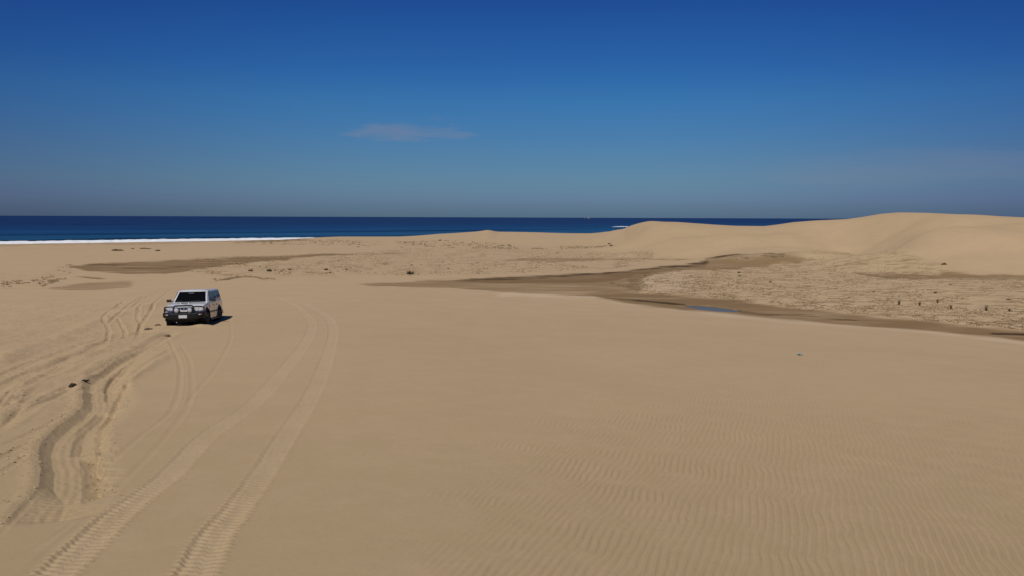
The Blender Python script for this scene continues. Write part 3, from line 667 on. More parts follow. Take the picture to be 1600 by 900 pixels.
# lower body: side outline with wheel arches, sides tucked in above and below the belt
prof = [(2.24, .62), (2.27, .80), (2.25, 1.00), (2.16, 1.065), (1.6, 1.115), (1.02, 1.165), (-2.36, 1.15), (-2.43, 1.05), (-2.45, .80), (-2.42, .58)]
prof += [(x, z) for x, z in arch(RX, AX, .47, 172, 8)][0:0]
low = [(-2.42, .52), (RX - .46, .50)] + arch(RX, AX, .47, 168, 12) + [(RX + .47, .44), (FX - .47, .44)] + arch(FX, AX, .47, 168, 12) + [(2.20, .52)]
prof = prof + low
bm = bmesh.new()
ys = [-.885, -.86, -.70, -.35, 0, .35, .70, .86, .885]
def shape(x, z, y):
    s = abs(y)
    zz = z
    if s > .88 and z > .9: zz = z - .055
    elif s > .85 and z > 1.0: zz = z - .012
    if z > 1.0 and s < .5: zz = z + .018 * (1 - (s / .5) ** 2) * (1 if x > .9 else 0)
    xx = x
    if x > 2.0 and s > .3: xx = x - .10 * ((s - .3) / .585) ** 2.2        # front rounds back at the corners
    if x < -2.2 and s > .5: xx = x + .06 * ((s - .5) / .385) ** 2
    yy = y
    if s > .84 and x > 1.9: yy = y * (1 - .025 * (x - 1.9) / .35)
    return (xx, yy, zz)
cols = [[bm.verts.new(shape(x, z, y)) for x, z in prof] for y in ys]
for A_, B_ in zip(cols[:-1], cols[1:]):
    for k in range(len(prof)): bm.faces.new([A_[k], B_[k], B_[(k + 1) % len(prof)], A_[(k + 1) % len(prof)]])
bm.faces.new(cols[0]); bm.faces.new(cols[-1][::-1])
# cabin shell: joined into the same painted body
def cab(z):
    t = (z - 1.12) / (1.80 - 1.12); return (1.06 + (.33 - 1.06) * t, -2.40 + (-2.26 + 2.40) * t, .855 + (.715 - .855) * t)
rings = []
for z in (1.12, 1.45, 1.78):
    f_, r_, w_ = cab(z); rings.append([bm.verts.new(p) for p in [(f_, -w_ * .93, z), (f_ + .045, -w_ * .5, z), (f_ + .055, 0, z), (f_ + .045, w_ * .5, z), (f_, w_ * .93, z), (f_ - .12, w_, z), (r_ + .08, w_, z), (r_, w_ * .9, z), (r_, -w_ * .9, z), (r_ + .08, -w_, z), (f_ - .12, -w_, z)]])
f_, r_, w_ = cab(1.84)
rings.append([bm.verts.new(p) for p in [(f_ - .07, -w_ * .84, 1.835), (f_ - .03, -w_ * .5, 1.85), (f_ - .02, 0, 1.855), (f_ - .03, w_ * .5, 1.85), (f_ - .07, w_ * .84, 1.835), (f_ - .15, w_ * .90, 1.835), (r_ + .12, w_ * .90, 1.835), (r_ + .07, w_ * .82, 1.835), (r_ + .07, -w_ * .82, 1.835), (r_ + .12, -w_ * .90, 1.835), (f_ - .15, -w_ * .90, 1.835)]])
for A_, B_ in zip(rings[:-1], rings[1:]):
    for k in range(11): bm.faces.new([A_[k], A_[(k + 1) % 11], B_[(k + 1) % 11], B_[k]])
bm.faces.new(rings[0][::-1]); bm.faces.new(rings[-1])
body = finish(bm, 'body', PAINT, car, bevel=.012, seg=2)
for p in body.data.polygons: p.use_smooth = True
try: body.data.set_sharp_from_angle(angle=R(34))
except Exception: pass
# windscreen
def cabp(z, s, y): f_, r_, w_ = cab(z); return f_, r_, w_
def quad_ws(z0, z1, k): 
    f0, _, w0_ = cab(z0); f1, _, w1_ = cab(z1)
    return f0, w0_, f1, w1_
f0, w0_, f1, w1_ = quad_ws(1.19, 1.745, 1)
bm = bmesh.new(); S_ = [-.86, -.5, 0, .5, .86]; bow = [.005, .047, .057, .047, .005]
lo = [bm.verts.new((f0 + b_ + .012, w0_ * s, 1.19)) for s, b_ in zip(S_, bow)]; hi = [bm.verts.new((f1 + b_ + .012, w1_ * s * .985, 1.745)) for s, b_ in zip(S_, bow)]
lo2 = [bm.verts.new(v.co - Vector((.02, 0, .012))) for v in lo]; hi2 = [bm.verts.new(v.co - Vector((.02, 0, .012))) for v in hi]
for k in range(4):
    bm.faces.new([lo[k], lo[k + 1], hi[k + 1], hi[k]]); bm.faces.new([lo2[k], hi2[k], hi2[k + 1], lo2[k + 1]])
    bm.faces.new([lo[k], lo2[k], lo2[k + 1], lo[k + 1]]); bm.faces.new([hi[k], hi[k + 1], hi2[k + 1], hi2[k]])
bm.faces.new([lo[0], hi[0], hi2[0], lo2[0]]); bm.faces.new([lo[4], lo2[4], hi2[4], hi[4]])
ws = finish(bm, 'windscreen', GLASS, car, smooth=False)
bm = bmesh.new(); box(bm, .62, .66, -.13, .13, 1.64, 1.70)
for v in bm.verts: v.co.x += .035
finish(bm, 'rear_view_mirror', simple('grey_plastic', (.12, .12, .12), .4), car, bevel=.01)
for s in (-1, 1):
    bm = bmesh.new(); f0, _, w0_ = cab(1.17)
    tube(bm, [(1.10, -.45 + s * .30, 1.185), (1.035, -.20 + s * .42, 1.225), (.995, .05 + s * .42, 1.25)], .010, 6)
    finish(bm, 'wiper', PLASTIC, car)
# side windows
for s in (-1, 1):
    for (xa, xb, ta, tb, nm) in ((.78, -.18, .36, -.16, 'door_window'), (-.26, -1.22, -.24, -1.20, 'door_window'), (-1.32, -2.22, -1.30, -2.12, 'quarter_window')):
        z0, z1 = 1.20, 1.74; w0_ = cab(z0)[2]; w1_ = cab(z1)[2]; bm = bmesh.new()
        q = [(xa, s * w0_, z0), (ta, s * w1_, z1), (tb, s * w1_, z1), (xb, s * w0_, z0)]
        if s > 0: q = q[::-1]
        if ((Vector(q[1]) - Vector(q[0])).cross(Vector(q[3]) - Vector(q[0]))).y * s < 0: q = q[::-1]
        panel(bm, q, .006, .015, 0, .05); finish(bm, nm, SIDEG, car)
    # doors, mouldings, handles, steps, mirror
    for xa, xb in ((.86, -.20), (-.24, -1.06)):
        bm = bmesh.new(); y = s * .8885
        prof_ = [(xa, 1.07), (xb, 1.07), (xb, .52), (xa, .52)] if xb > -1 else [(xa, 1.07), (-1.30, 1.07), (-1.24, .93), (-.99, .70), (-.93, .52), (xa, .52)]
        prism(bm, prof_, y - .006, y + .006); dr = finish(bm, 'door', PAINT, car, bevel=.003, seg=1)
        bm = bmesh.new(); box(bm, xb + .10, xb + .27, min(s * .895, s * .925), max(s * .895, s * .925), .985, 1.015); finish(bm, 'door_handle', PLASTIC, dr, bevel=.006)
    bm = bmesh.new(); box(bm, -.95, .98, min(s * .894, s * .912), max(s * .894, s * .912), .69, .76); finish(bm, 'side_moulding', simple('grey_moulding', (.10, .085, .07), .5), car, bevel=.006)
    bm = bmesh.new(); box(bm, -.92, .98, min(s * .78, s * .97), max(s * .78, s * .97), .37, .42); finish(bm, 'side_step', BLACKP, car, bevel=.012)
    bm = bmesh.new(); tube(bm, [(.72, s * .84, 1.20), (.74, s * .96, 1.22)], .025, 8); box(bm, .70, .80, min(s * .945, s * 1.15), max(s * .945, s * 1.15), 1.165, 1.325)
    finish(bm, 'wing_mirror', PLASTIC, car, bevel=.02)
    for cx, r0 in ((FX, .47), (RX, .47)):
        bm = bmesh.new(); A0 = arch(cx, AX, r0 - .012, -2, 182, 20); A1 = arch(cx, AX, r0 + .075, -2, 182, 20)
        ya, yb = s * .87, s * .95
        for k in range(20):
            q = [A0[k], A1[k], A1[k + 1], A0[k + 1]]
            va = [bm.verts.new((x, ya, z)) for x, z in q]; vb = [bm.verts.new((x, yb if j in (0, 3) else s * .895, z)) for j, (x, z) in enumerate(q)]
            bm.faces.new(vb); bm.faces.new(va[::-1]); bm.faces.new([va[0], vb[0], vb[3], va[3]]); bm.faces.new([va[1], va[2], vb[2], vb[1]])
        bmesh.ops.remove_doubles(bm, verts=bm.verts[:], dist=.0005)
        finish(bm, 'wheel_flare', BLACKP, car)
        # inner arch liner
        bm = bmesh.new(); A0 = arch(cx, AX, r0 - .02, -5, 185, 14)
        a = [bm.verts.new((x, s * .878, z)) for x, z in A0]; b = [bm.verts.new((x, s * .45, z)) for x, z in A0]
        for k in range(14): bm.faces.new([a[k], a[k + 1], b[k + 1], b[k]])
        bm.faces.new(b); finish(bm, 'wheel_arch_liner', UNDER, car)
    # headlight (outer) with chrome bowl and lens, corner turn lens, tail lamp
    hx, hy = 2.235, s * .655
    bm = bmesh.new(); box(bm, hx - .05, hx + .012, hy - .195, hy + .195, .80, .985)
    for v in bm.verts:
        if abs(v.co.y) > .7: v.co.x -= .035
    hd = finish(bm, 'headlight', LENS, car, bevel=.018)
    for dy in (-.085, .085):
        bm = bmesh.new(); lathe(bm, [(.066, 0), (.066, .012), (.052, .016), (.02, .010)], (1, 0, 0), (hx - (.0 if dy * s < 0 else .012), hy + dy, .893), 20); finish(bm, 'lamp_bowl', BOWL, hd, smooth=False)
    bm = bmesh.new(); box(bm, 2.18, 2.215, min(s * .855, s * .885), max(s * .855, s * .885), .82, .97); finish(bm, 'corner_lamp', AMBER, car, bevel=.008)
    bm = bmesh.new(); box(bm, -2.47, -2.42, s * .74 - .07, s * .74 + .07, .85, 1.10); finish(bm, 'tail_lamp', REDL, car, bevel=.012)
# bonnet scoop
bm = bmesh.new(); prism(bm, [(1.62, 1.118), (1.60, 1.165), (1.45, 1.185), (1.18, 1.165)], -.32, .06); sc = finish(bm, 'bonnet_scoop', PAINT, car, bevel=.012)
bm = bmesh.new(); box(bm, 1.605, 1.625, -.29, .03, 1.128, 1.160); finish(bm, 'scoop_opening', PLASTIC, sc)
# bonnet panel line
bm = bmesh.new(); tube(bm, [(1.10, -.80, 1.135), (1.6, -.80, 1.095), (2.10, -.76, 1.045)], .006, 5); finish(bm, 'bonnet_seam', PLASTIC, car)
bm = bmesh.new(); tube(bm, [(1.10, .80, 1.135), (1.6, .80, 1.095), (2.10, .76, 1.045)], .006, 5); finish(bm, 'bonnet_seam', PLASTIC, car)
# grille, V shaped chrome surround, oval emblem
bm = bmesh.new(); box(bm, 2.235, 2.285, -.44, .44, .80, 1.00)
for k in range(5):
    zz = .825 + k * .036; box(bm, 2.2855, 2.300, -.43, .43, zz, zz + .012)
gr = finish(bm, 'grille', PLASTIC, car)
bm = bmesh.new()
for s in (-1, 1):
    a = [(2.345, s * .225, .990), (2.345, s * .145, .990), (2.345, s * .085, .885), (2.345, s * .150, .825)]
    v0 = [bm.verts.new((x, y, z)) for x, y, z in a]; v1 = [bm.verts.new((x - .028, y, z)) for x, y, z in a]
    if s > 0: pass
    bm.faces.new(v0); bm.faces.new(v1[::-1])
    for k in range(4): bm.faces.new([v0[k], v1[k], v1[(k + 1) % 4], v0[(k + 1) % 4]])
box(bm, 2.300, 2.3445, -.150, .150, .822, .884)
finish(bm, 'grille_surround', simple('bright_trim', (.80, .80, .80), .3, .15), gr, bevel=.006)
bm = bmesh.new(); lathe(bm, [(.062, 0), (.062, .014), (.045, .020)], (1, 0, 0), (2.330, 0, .938), 24)
for v in bm.verts: v.co.z = .938 + (v.co.z - .938) * .66
finish(bm, 'emblem', bpy.data.materials['bright_trim'], gr)
# bull bar
bb = bmesh.new()
P_ = [(2.36, .46), (2.50, .48), (2.58, .54), (2.58, .715), (2.50, .785), (2.30, .785), (2.26, .58)]
secs = []
for y in (-.96, -.88, -.62, -.30, 0, .30, .62, .88, .96):
    s = abs(y); back = .26 * max(0, (s - .45) / .51) ** 1.6; lift = .10 * max(0, (s - .5) / .46) ** 1.3
    secs.append([bb.verts.new((x - back, y, z + (lift if z < .6 else 0))) for x, z in P_])
for A_, B_ in zip(secs[:-1], secs[1:]):
    for k in range(7): bb.faces.new([A_[k], B_[k], B_[(k + 1) % 7], A_[(k + 1) % 7]])
bb.faces.new(secs[0]); bb.faces.new(secs[-1][::-1])
bull = finish(bb, 'bull_bar', BLACKP, car, bevel=.02)
def hoop(pts, r=.030, nm='hoop_tube'):
    bm = bmesh.new(); P = spline(pts, 5); tube(bm, [tuple(p) for p in P], r, 10); return finish(bm, nm, BLACKP, bull, smooth=True)
hoop([(2.47, -.46, .78), (2.46, -.45, .94), (2.42, -.41, 1.045), (2.42, -.30, 1.065), (2.43, 0, 1.068), (2.42, .30, 1.065), (2.42, .41, 1.045), (2.46, .45, .94), (2.47, .46, .78)], .034)
for s in (-1, 1):
    hoop([(2.42, s * .44, 1.03), (2.41, s * .60, 1.032), (2.36, s * .80, 1.02), (2.27, s * .885, .99), (2.24, s * .90, .90), (2.26, s * .90, .78)], .027)
    hoop([(2.50, s * .285, .73), (2.49, s * .285, .82)], .022, 'light_stem')
    # spotlights
    bm = bmesh.new(); lathe(bm, [(.03, -.11), (.085, -.07), (.108, -.01), (.108, .015), (.098, .02)], (1, 0, 0), (2.50, s * .300, .905), 28); sh = finish(bm, 'spotlight', BLACKP, car, smooth=False)
    bm = bmesh.new(); lathe(bm, [(.104, .0), (.100, .012), (.060, .026), (.01, .032)], (1, 0, 0), (2.518, s * .300, .905), 28); finish(bm, 'spotlight_lens', simple('spot_lens', (.72, .73, .74), .22, .25, .6, .4), sh, smooth=True)
    bm = bmesh.new(); lathe(bm, [(.112, -.012), (.118, 0), (.112, .020), (.104, .022)], (1, 0, 0), (2.518, s * .300, .905), 28)
    finish(bm, 'spotlight_rim', CHROME, sh)
    bm = bmesh.new(); box(bm, 2.452, 2.492, s * .70 - .075, s * .70 + .075, .675, .720); fl = finish(bm, 'indicator_lamp', simple('clear_lens', (.55, .52, .48), .12, .2), bull, bevel=.008)
    bm = bmesh.new(); box(bm, 2.42, 2.456, s * .80 - .028, s * .80 + .028, .675, .720); finish(bm, 'indicator_amber', AMBER, bull, bevel=.006)
bm = bmesh.new(); box(bm, 2.583, 2.590, -.186, .186, .552, .682); npl = finish(bm, 'number_plate', PLATE, bull, bevel=.002, seg=1)
bm = bmesh.new(); box(bm, 2.28, 2.44, -.50, .50, .40, .51); finish(bm, 'bash_plate', UNDER, bull, bevel=.02)
# underbody, axles, rear bumper
bm = bmesh.new(); box(bm, -2.2, 2.2, -.55, .55, .36, .56); finish(bm, 'chassis', UNDER, car, bevel=.02)
for cx in (FX, RX):
    bm = bmesh.new(); tube(bm, [(cx, -.72, .40), (cx, .72, .40)], .055, 10); lathe(bm, [(.06, -.16), (.15, -.08), (.17, 0), (.15, .08), (.06, .16)], (1, 0, 0), (cx, .12, .40), 16); finish(bm, 'axle', UNDER, car)
bm = bmesh.new(); box(bm, -2.58, -2.40, -.88, .88, .50, .68); finish(bm, 'rear_bumper', BLACKP, car, bevel=.025)
bm = bmesh.new(); panel(bm, [(-2.395, -.66, 1.22), (-2.275, -.60, 1.72), (-2.275, .60, 1.72), (-2.395, .66, 1.22)][::-1], .006, .02); finish(bm, 'rear_window', SIDEG, car)
# roof gutters
for s in (-1, 1):
    bm = bmesh.new(); tube(bm, [(.30, s * .722, 1.79), (-2.2, s * .722, 1.79)], .012, 6); finish(bm, 'roof_gutter', PAINT, car)
# wheels
def wheel(cx, s):
    bm = bmesh.new(); prof_ = [(.245, -.115), (.27, -.135), (.345, -.142), (.385, -.125), (.400, -.09), (.403, 0), (.400, .09), (.385, .125), (.345, .142), (.27, .135), (.245, .115)]
    lathe(bm, prof_, (0, s, 0), (0, 0, 0), 48)
    bm.faces.ensure_lookup_table()
    # tread lugs
    for k in range(36):
        a = 2 * math.pi * k / 36
        for yy, o in ((-.075, 0), (0, .5), (.075, 0)):
            aa = a + o * 2 * math.pi / 36; M_ = Matrix.Rotation(aa, 4, 'Y')
            v = box(bm, -.022, .022, yy - .033, yy + .033, .395, .412)
            for w in v: w.co = M_ @ w.co
    t = finish(bm, 'wheel', RUBBER, car); t.name = 'wheel'
    t.location = (cx, s * .79, .40)
    bm = bmesh.new(); lathe(bm, [(.246, .02), (.246, .118), (.222, .120), (.205, .075), (.09, .060), (.075, .095), (.0, .10)], (0, s, 0), (0, 0, 0), 32)
    for k in range(6):
        a = 2 * math.pi * k / 6; M_ = Matrix.Rotation(a, 4, 'Y'); v = box(bm, -.030, .030, min(s * .06, s * .098), max(s * .06, s * .098), .07, .215)
        for w in v: w.co = M_ @ w.co
    finish(bm, 'rim', ALLOY, t)
for cx in (FX, RX):
    for s in (-1, 1): wheel(cx, s)

# high waistline: the body below the glass is tall, the glasshouse shallow
for o in car.children_recursive:
    if o.name.split('.')[0] in ('wheel', 'rim', 'axle') or o.data.users > 1: continue
    nv = len(o.data.vertices); co = np.empty(nv * 3, np.float32); o.data.vertices.foreach_get('co', co); co = co.reshape(-1, 3)
    co[:, 2] = np.interp(co[:, 2], [-1, .45, .80, .92, 1.165, 1.30, 1.86], [-1, .45, .835, .965, 1.262, 1.375, 1.86]); o.data.vertices.foreach_set('co', co.ravel()); o.data.update()

# ------------------------------------------------------------------ ship on the horizon
sd_ = pdir(917, 340.5); sdx = sd_[0] / sd_[1]; SY = 7000.0
ship = root('cargo_ship', (sdx * SY, SY, 0), 'tiny pale cargo ship far out on the horizon', 'ship')
ship.rotation_euler.z = R(8)
HULL = simple('ship_hull', (.06, .10, .16), .6); SW = simple('ship_white', (.42, .43, .45), .5); DECKM = simple('ship_deck', (.30, .14, .10), .7)
bm = bmesh.new(); secs = []
for x, w, zb, zt in ((-30, 4, 0, 4.2), (-27, 5.5, -1, 4), (-10, 6, -1, 3.6), (15, 6, -1, 3.8), (25, 4, -1, 4.6), (31, .3, 0, 5.4)):
    secs.append([bm.verts.new(p) for p in ((x, -w * .7, zb), (x, -w, zt), (x, w, zt), (x, w * .7, zb))])
for A_, B_ in zip(secs[:-1], secs[1:]):
    for k in range(4): bm.faces.new([A_[k], B_[k], B_[(k + 1) % 4], A_[(k + 1) % 4]])
bm.faces.new(secs[0]); bm.faces.new(secs[-1][::-1]); finish(bm, 'hull', HULL, ship)
bm = bmesh.new(); box(bm, 8, 20, -4.6, 4.6, 3.9, 11); box(bm, 9, 16, -4, 4, 11, 14.5); box(bm, 10, 12.5, -5.4, 5.4, 14.5, 16); finish(bm, 'superstructure', SW, ship)
bm = bmesh.new(); lathe(bm, [(1.5, 0), (1.3, 4.5)], (0, 0, 1), (17.5, 0, 11.002), 14); finish(bm, 'funnel', SW, ship)
for x in (-22, -8):
    bm = bmesh.new(); box(bm, x - 4, x + 4, -4, 4, 3.7, 5.6); finish(bm, 'hatch', DECKM, ship)
bm = bmesh.new(); tube(bm, [(-15, 0, 3.6), (-15, 0, 13)], .5, 8); tube(bm, [(-15, 0, 12), (-21, 0, 9)], .3, 6); finish(bm, 'deck_crane', SW, ship)

# ------------------------------------------------------------------ litter on the slope: crushed drink bottle
bx, by = unproj(1249.5, 556.6); bz = grid_z(bx, by)
bot = root('plastic_bottle', (bx, by, bz + .03), 'small pale teal plastic bottle lying alone on the right sand slope', 'bottle')
bot.rotation_euler = (0, R(-4), R(-38)); bot.scale = (.8, .8, .8)
bm = bmesh.new(); lathe(bm, [(.030, -.13), (.042, -.125), (.044, -.06), (.038, -.04), (.044, -.02), (.036, .01), (.044, .04), (.043, .07), (.030, .11), (.016, .135), (.015, .15)], (1, 0, 0), (0, 0, .012), 18)
for v in bm.verts: v.co.z = .012 + (v.co.z - .012) * .82 + .004 * math.sin(v.co.x * 60)
finish(bm, 'bottle_body', simple('teal_plastic', (.10, .30, .33), .25, 0, .6), bot, smooth=True)
bm = bmesh.new(); lathe(bm, [(.019, .15), (.019, .175), (.012, .178)], (1, 0, 0), (0, 0, .012), 14); finish(bm, 'bottle_cap', simple('blue_cap', (.02, .16, .30), .4), bot)
bm = bmesh.new(); lathe(bm, [(.0445, -.02), (.0455, -.018), (.0455, .038), (.0445, .04)], (1, 0, 0), (0, 0, .012), 18)
for v in bm.verts: v.co.z = .012 + (v.co.z - .012) * .84
finish(bm, 'bottle_label', simple('dark_label', (.02, .06, .07), .5), bot)

# ------------------------------------------------------------------ clods and driftwood beside the tracks
DKS = simple('damp_sand', (.13, .085, .05), .95, noise=.3, nscale=12); STK = simple('dark_wood', (.035, .024, .016), .9, noise=.4, nscale=20)
def clod(px, py, sx, sy, sz_, mt, name, label, cat, group=None, seed=0):
    x, y = unproj(px, py); z = grid_z(x, y); rr = random.Random(seed); bm = bmesh.new()
    bmesh.ops.create_icosphere(bm, subdivisions=3, radius=1)
    for v in bm.verts:
        n_ = v.co.normalized(); k = 1 + .35 * math.sin(n_.x * 4 + seed) * math.sin(n_.y * 5 + seed * 2) + .15 * math.sin(n_.z * 9 + n_.x * 7) + rr.uniform(-.05, .05)
        v.co = Vector((n_.x * sx, n_.y * sy, n_.z * sz_)) * k
    o = finish(bm, name, mt, smooth=True); o.location = (x, y, z + sz_ * .35); o.rotation_euler.z = rr.uniform(0, 3)
    o['label'] = label; o['category'] = cat
    if group: o['group'] = group
    return o
clod(114, 603.5, .10, .05, .07, STK, 'driftwood_lump', 'almost black lump of driftwood beside the deep wheel rut', 'driftwood', seed=3)
clod(132, 596.5, .10, .04, .035, STK, 'driftwood_chip', 'small dark driftwood chip at the head of the deep wheel rut', 'driftwood', seed=5)
clod(232, 516.5, .16, .09, .06, DKS, 'sand_clod', 'flat dark sand clod left of the bogged car', 'sand clod', 'sand clods thrown up by the wheels', 1)
clod(247, 511.5, .12, .09, .07, DKS, 'sand_clod', 'dark sand clod closest to the front wheel of the bogged car', 'sand clod', 'sand clods thrown up by the wheels', 2)
clod(262, 523.5, .13, .09, .07, DKS, 'sand_clod', 'dark sand clod just in front of the bogged car', 'sand clod', 'sand clods thrown up by the wheels', 4)

# loose crumbs of sand spilled along the ruts and the tyre prints
CRUMB = simple('sand_crumb', (.42, .305, .18), .95, 0, .1, noise=.15, nscale=20)
cv = []; cf = []; rr = random.Random(19)
base_ = bmesh.new(); bmesh.ops.create_icosphere(base_, subdivisions=1, radius=1); bV = [v.co.copy() for v in base_.verts]; bF = [[v.index for v in f.verts] for f in base_.faces]; base_.free()
def crumbs(pts, n, off0, off1, s0, s1):
    P = spline([unproj(*p) for p in pts])
    for _ in range(n):
        k = rr.randrange(len(P) - 1); t = rr.random(); p = P[k] * (1 - t) + P[k + 1] * t; d = P[k + 1] - P[k]; d = d / max(1e-6, np.hypot(*d)); o = rr.uniform(off0, off1)
        x, y = p[0] - d[1] * o, p[1] + d[0] * o; z = grid_z(x, y); sc = s0 + (s1 - s0) * rr.random() ** 3; i0 = len(cv); ph = rr.uniform(0, 6)
        for v in bV:
            q = 1 + rr.uniform(-.25, .25); cv.append((x + (v.x * math.cos(ph) - v.y * math.sin(ph)) * sc * q * 1.2, y + (v.x * math.sin(ph) + v.y * math.cos(ph)) * sc * q, z + sc * .25 + v.z * sc * .65 * q))
        cf.extend([[i0 + a for a in f] for f in bF])
crumbs(STEPS[3][0], 220, -.05, .40, .004, .024); crumbs(STEPS[2][0], 160, .1, .5, .004, .024); crumbs(PIT_L, 260, -.35, .02, .006, .030)
for kind, hw, dep, pts in TRACKS:
    if kind == 'tread': crumbs(pts[2:9], 160, -.36, -.2, .004, .012); crumbs(pts[2:9], 160, .2, .36, .004, .012)
    elif kind == 'rut': crumbs(pts, 50, -hw * 1.8, hw * 1.8, .006, .03)
me = bpy.data.meshes.new('sand_crumbs'); me.from_pydata(cv, [], cf); me.update()
o = link('sand_crumbs', me, CRUMB); o['kind'] = 'stuff'; o['label'] = 'loose crumbs of sand spilled along the wheel ruts'; o['category'] = 'sand crumbs'

# ------------------------------------------------------------------ plants and debris on the flat
def leaf_mat(name, col): return simple(name, col, .85, 0, .2, noise=.35, nscale=3)
PALE = leaf_mat('faded_tuft', (.15, .105, .052)); TUFT = leaf_mat('dry_tuft', (.085, .060, .028)); LITTER = leaf_mat('dry_litter', (.22, .155, .08))
def blades(bm, cx, cy, cz, n, rad, h, rr, lean=.5, w=.02):
    lobes = [(0, 0, .6)] + [(rr.uniform(-.7, .7), rr.uniform(-.5, .5), rr.uniform(.2, .5)) for _ in range(3)]
    for _ in range(n):
        lx, ly, lr = rr.choice(lobes); a = rr.uniform(0, 6.283); k = abs(rr.gauss(0, .45)); d = rad * lr * k
        x = cx + lx * rad * .7 + d * math.cos(a) * 1.3; y = cy + ly * rad + d * math.sin(a)
        hh = h * rr.uniform(.35, 1) * max(.15, 1 - k * .75) * (.5 + lr) if lean > .5 else h * rr.uniform(.3, 1); la = a + rr.uniform(-.8, .8); ll = hh * lean * rr.uniform(.2, 1) + hh * k * .5; pa = rr.uniform(0, 3.14)
        wx, wy = w * math.cos(pa), w * math.sin(pa)
        v = [bm.verts.new(p) for p in ((x - wx, y - wy, cz - .05), (x + wx, y + wy, cz - .05), (x + wx * .8 + ll * .4 * math.cos(la), y + wy * .8 + ll * .4 * math.sin(la), cz + hh * .6),
             (x - wx * .8 + ll * .4 * math.cos(la), y - wy * .8 + ll * .4 * math.sin(la), cz + hh * .6), (x + ll * math.cos(la), y + ll * math.sin(la), cz + hh))]
        bm.faces.new((v[0], v[1], v[2], v[3])); bm.faces.new((v[3], v[2], v[4]))
    # a woody crown at sand level ties the stems together
    core = [bm.verts.new((cx + rad * .55 * math.cos(t) * rr.uniform(.8, 1.2), cy + rad * .4 * math.sin(t) * rr.uniform(.8, 1.2), cz - .04)) for t in [k * 6.283 / 9 for k in range(9)]]
    top = bm.verts.new((cx, cy, cz + h * .18))
    for k in range(9): bm.faces.new((core[k], core[(k + 1) % 9], top))

def tuft(px, py, wid, h, n, mt, label, group=None, seed=0, name='dune_grass_tuft', cat='grass tuft', lean=.7):
    x, y = unproj(px, py); z = grid_z(x, y); rr = random.Random(seed); bm = bmesh.new()
    blades(bm, 0, 0, 0, n, wid, h, rr, lean, max(.012, wid * .06))
    me = bpy.data.meshes.new(name); bm.to_mesh(me); bm.free(); o = link(name, me, mt); o.location = (x, y, z)
    o['label'] = label; o['category'] = cat
    if group: o['group'] = group
    return o
G1 = 'upright tufts on the right of the flat'
for k, (px, py, w, h, lab) in enumerate([(1405, 476, .13, .46, 'tallest dark upright tuft, leftmost of the row on the right flat'), (1437, 477.5, .10, .34, 'second upright tuft from the left on the right flat'),
        (1465, 473.5, .05, .35, 'thin single stem between the upright tufts on the right flat'), (1486, 483.5, .09, .36, 'short dark tuft nearest the middle of the right flat'),
        (1540.5, 486.5, .06, .48, 'slim upright stem standing alone toward the right edge'), (1577, 487, .18, .26, 'low wide tuft closest to the right edge of the view')]):
    tuft(px, py, w * .6, h * 1.2, 34, TUFT, lab, G1, k + 1, lean=.25)
G2 = 'dark clumps scattered across the middle flat'
for k, (px, py, w, h, lab) in enumerate([
        (421, 424, .55, .5, 'dark slanting clump, left one of the pair beyond the car'), (430, 422.8, .5, .22, None), (440, 423, .35, .2, None), (452, 422.5, .45, .28, 'small dark clump at the right end of a short row beyond the car'),
        (453, 426, .4, .2, None), (391, 424.5, .5, .36, 'round brown clump behind and right of the car'), (406, 417.5, .4, .2, None), (370, 411.5, .4, .22, None), (511, 422.5, .6, .34, 'brown clump on the middle flat, nearest the skyline gap'),
        (516, 427.3, .4, .24, None), (541, 421, .5, .3, None), (641, 428.6, .75, .62, 'largest dark clump alone at the edge of the wet channel'), (643, 414.8, .5, .22, None), (600, 413, .5, .2, None), (560, 385.8, .8, .3, None), (628, 386.5, .6, .25, None),
        (336, 436.8, .4, .2, None), (688, 377, 1.0, .5, 'pale tufted knob on the foreland slope'), (952, 381.5, .9, .4, 'upper of two dark tufts below the left end of the far dune'), (955, 387.8, .9, .4, 'lower of two dark tufts below the left end of the far dune'),
        (700, 420, .5, .2, None), (745, 411, .5, .2, None), (1008, 430.5, .5, .2, None), (1155, 427, .6, .35, None), (1155, 431.5, .5, .25, None), (1324, 403.6, .8, .35, 'low tuft on the sand spur at the foot of the biggest dune'),
        (1204, 441.5, .5, .25, None), (1462, 458.5, .5, .25, None), (1473, 425.5, .6, .35, 'low tuft against the foot of the biggest dune'), (1365, 457, .4, .2, None), (1485, 446.5, .5, .2, None), (1005, 441, .4, .2, None), (1575, 469, .5, .2, None)]):
    tuft(px, py, w * (.8 if lab else .6), h * (.95 if lab else .7), 90, TUFT if lab else PALE, lab or 'small low dark brown clump lying on the sandy flat', G2, 100 + k, 'ground_clump', 'plant clump')
G3 = 'tufts on the beach at the left'
for k, (px, py, w, h, lab) in enumerate([(180, 391.6, 1.6, .5, 'brown tuft, widest one on the left beach below the surf'), (187, 391.8, 1.4, .4, 'brown tuft touching the right side of the widest beach tuft'), (208, 389, .6, .3, 'small pale tuft in the gap of the beach row'),
        (224, 388.8, 1.1, .4, 'third tuft of the beach row from the left'), (232, 389.2, .8, .3, 'fourth tuft of the beach row from the left'), (246, 392, .7, .4, 'tuft at the right end of the beach row')]):
    tuft(px, py, w * .8, h * .8, 140, TUFT, lab, G3, 240 + k, 'beach_tuft', 'grass tuft')
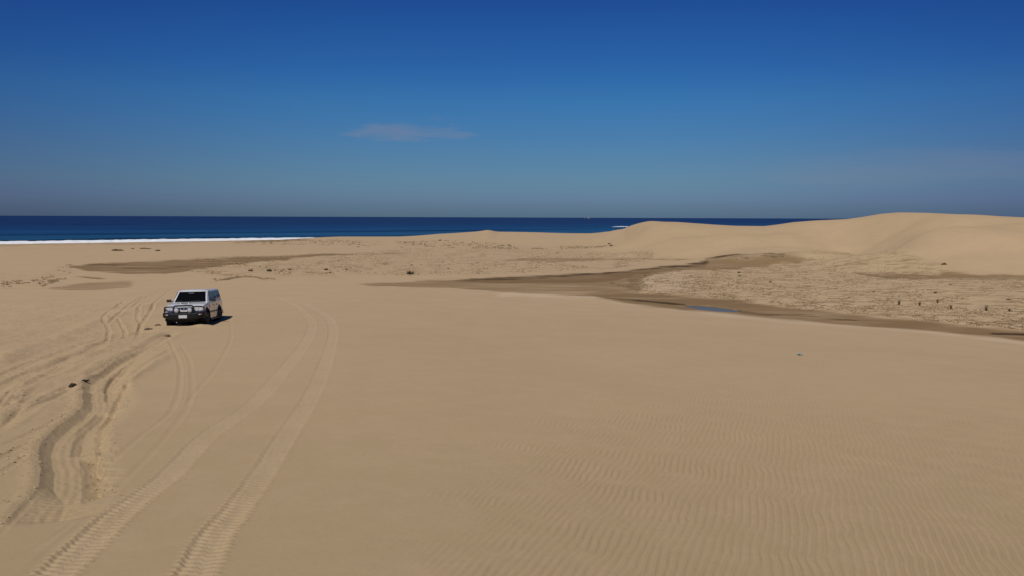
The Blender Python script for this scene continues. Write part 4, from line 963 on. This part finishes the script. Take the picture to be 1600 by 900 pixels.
# countless scraps of dry plant litter
rr = random.Random(5); bm = bmesh.new(); verts = []; faces = []
def scatter(pts, n, s0, s1, h0, h1, clump=.5):
    p = np.array(pts, float); xs = p[:, 0]; c = 0
    while c < n:
        px = rr.uniform(xs[0], xs[-1]); t = np.interp(px, xs, p[:, 1]); b = np.interp(px, xs, p[:, 2]); py = rr.uniform(t, b)
        if vnoise(np.array([px / 22.]), np.array([py / 5.]), 77)[0] < rr.uniform(-1, 1) * clump: continue
        a, tn = ray(px, py); r = FLAT / tn
        if r > 300: continue
        if py < 392: r = np.hypot(*unproj(px, py))
        x, y = r * math.sin(a), r * math.cos(a); z = grid_z(x, y); sc = rr.uniform(s0, s1); c += 1
        for _ in range(rr.randint(3, 6)):
            aa = rr.uniform(0, 6.28); d = sc * rr.random(); X0, Y0 = x + d * math.cos(aa) * 1.6, y + d * math.sin(aa); h = rr.uniform(h0, h1); w = sc * rr.uniform(.15, .4); pa = rr.uniform(-.8, .8)
            i0 = len(verts); ca, sa = math.cos(pa) * w, math.sin(pa) * w
            verts.extend([(X0 - ca, Y0 - sa, z - .02), (X0 + ca, Y0 + sa, z - .02), (X0 + ca * .6, Y0 + sa * .6 + h * .4, z + h), (X0 - ca * .7, Y0 - sa * .7 + h * .2, z + h * .7)])
            faces.append((i0, i0 + 1, i0 + 2, i0 + 3))
scatter(SPEC[0][0], 2600, .06, .20, .02, .07)
scatter(SPEC[1][0], 6500, .04, .15, .015, .06)
scatter(SPEC[2][0], 250, .2, .5, .05, .2); scatter(SPEC[3][0], 200, .2, .5, .05, .2)
scatter([(0, 440, 455), (60, 437, 452), (90, 420, 440), (112, 412, 432)], 110, .1, .25, .04, .12)
scatter([(335, 439, 440.5), (375, 431, 435), (400, 431, 434), (440, 438, 440)], 90, .08, .2, .03, .10)
me = bpy.data.meshes.new('plant_litter'); me.from_pydata(verts, [], faces); me.update()
o = link('plant_litter', me, LITTER); o['kind'] = 'stuff'; o['label'] = 'scattered dry plant litter and low ground cover over the sandy flat'; o['category'] = 'ground cover'
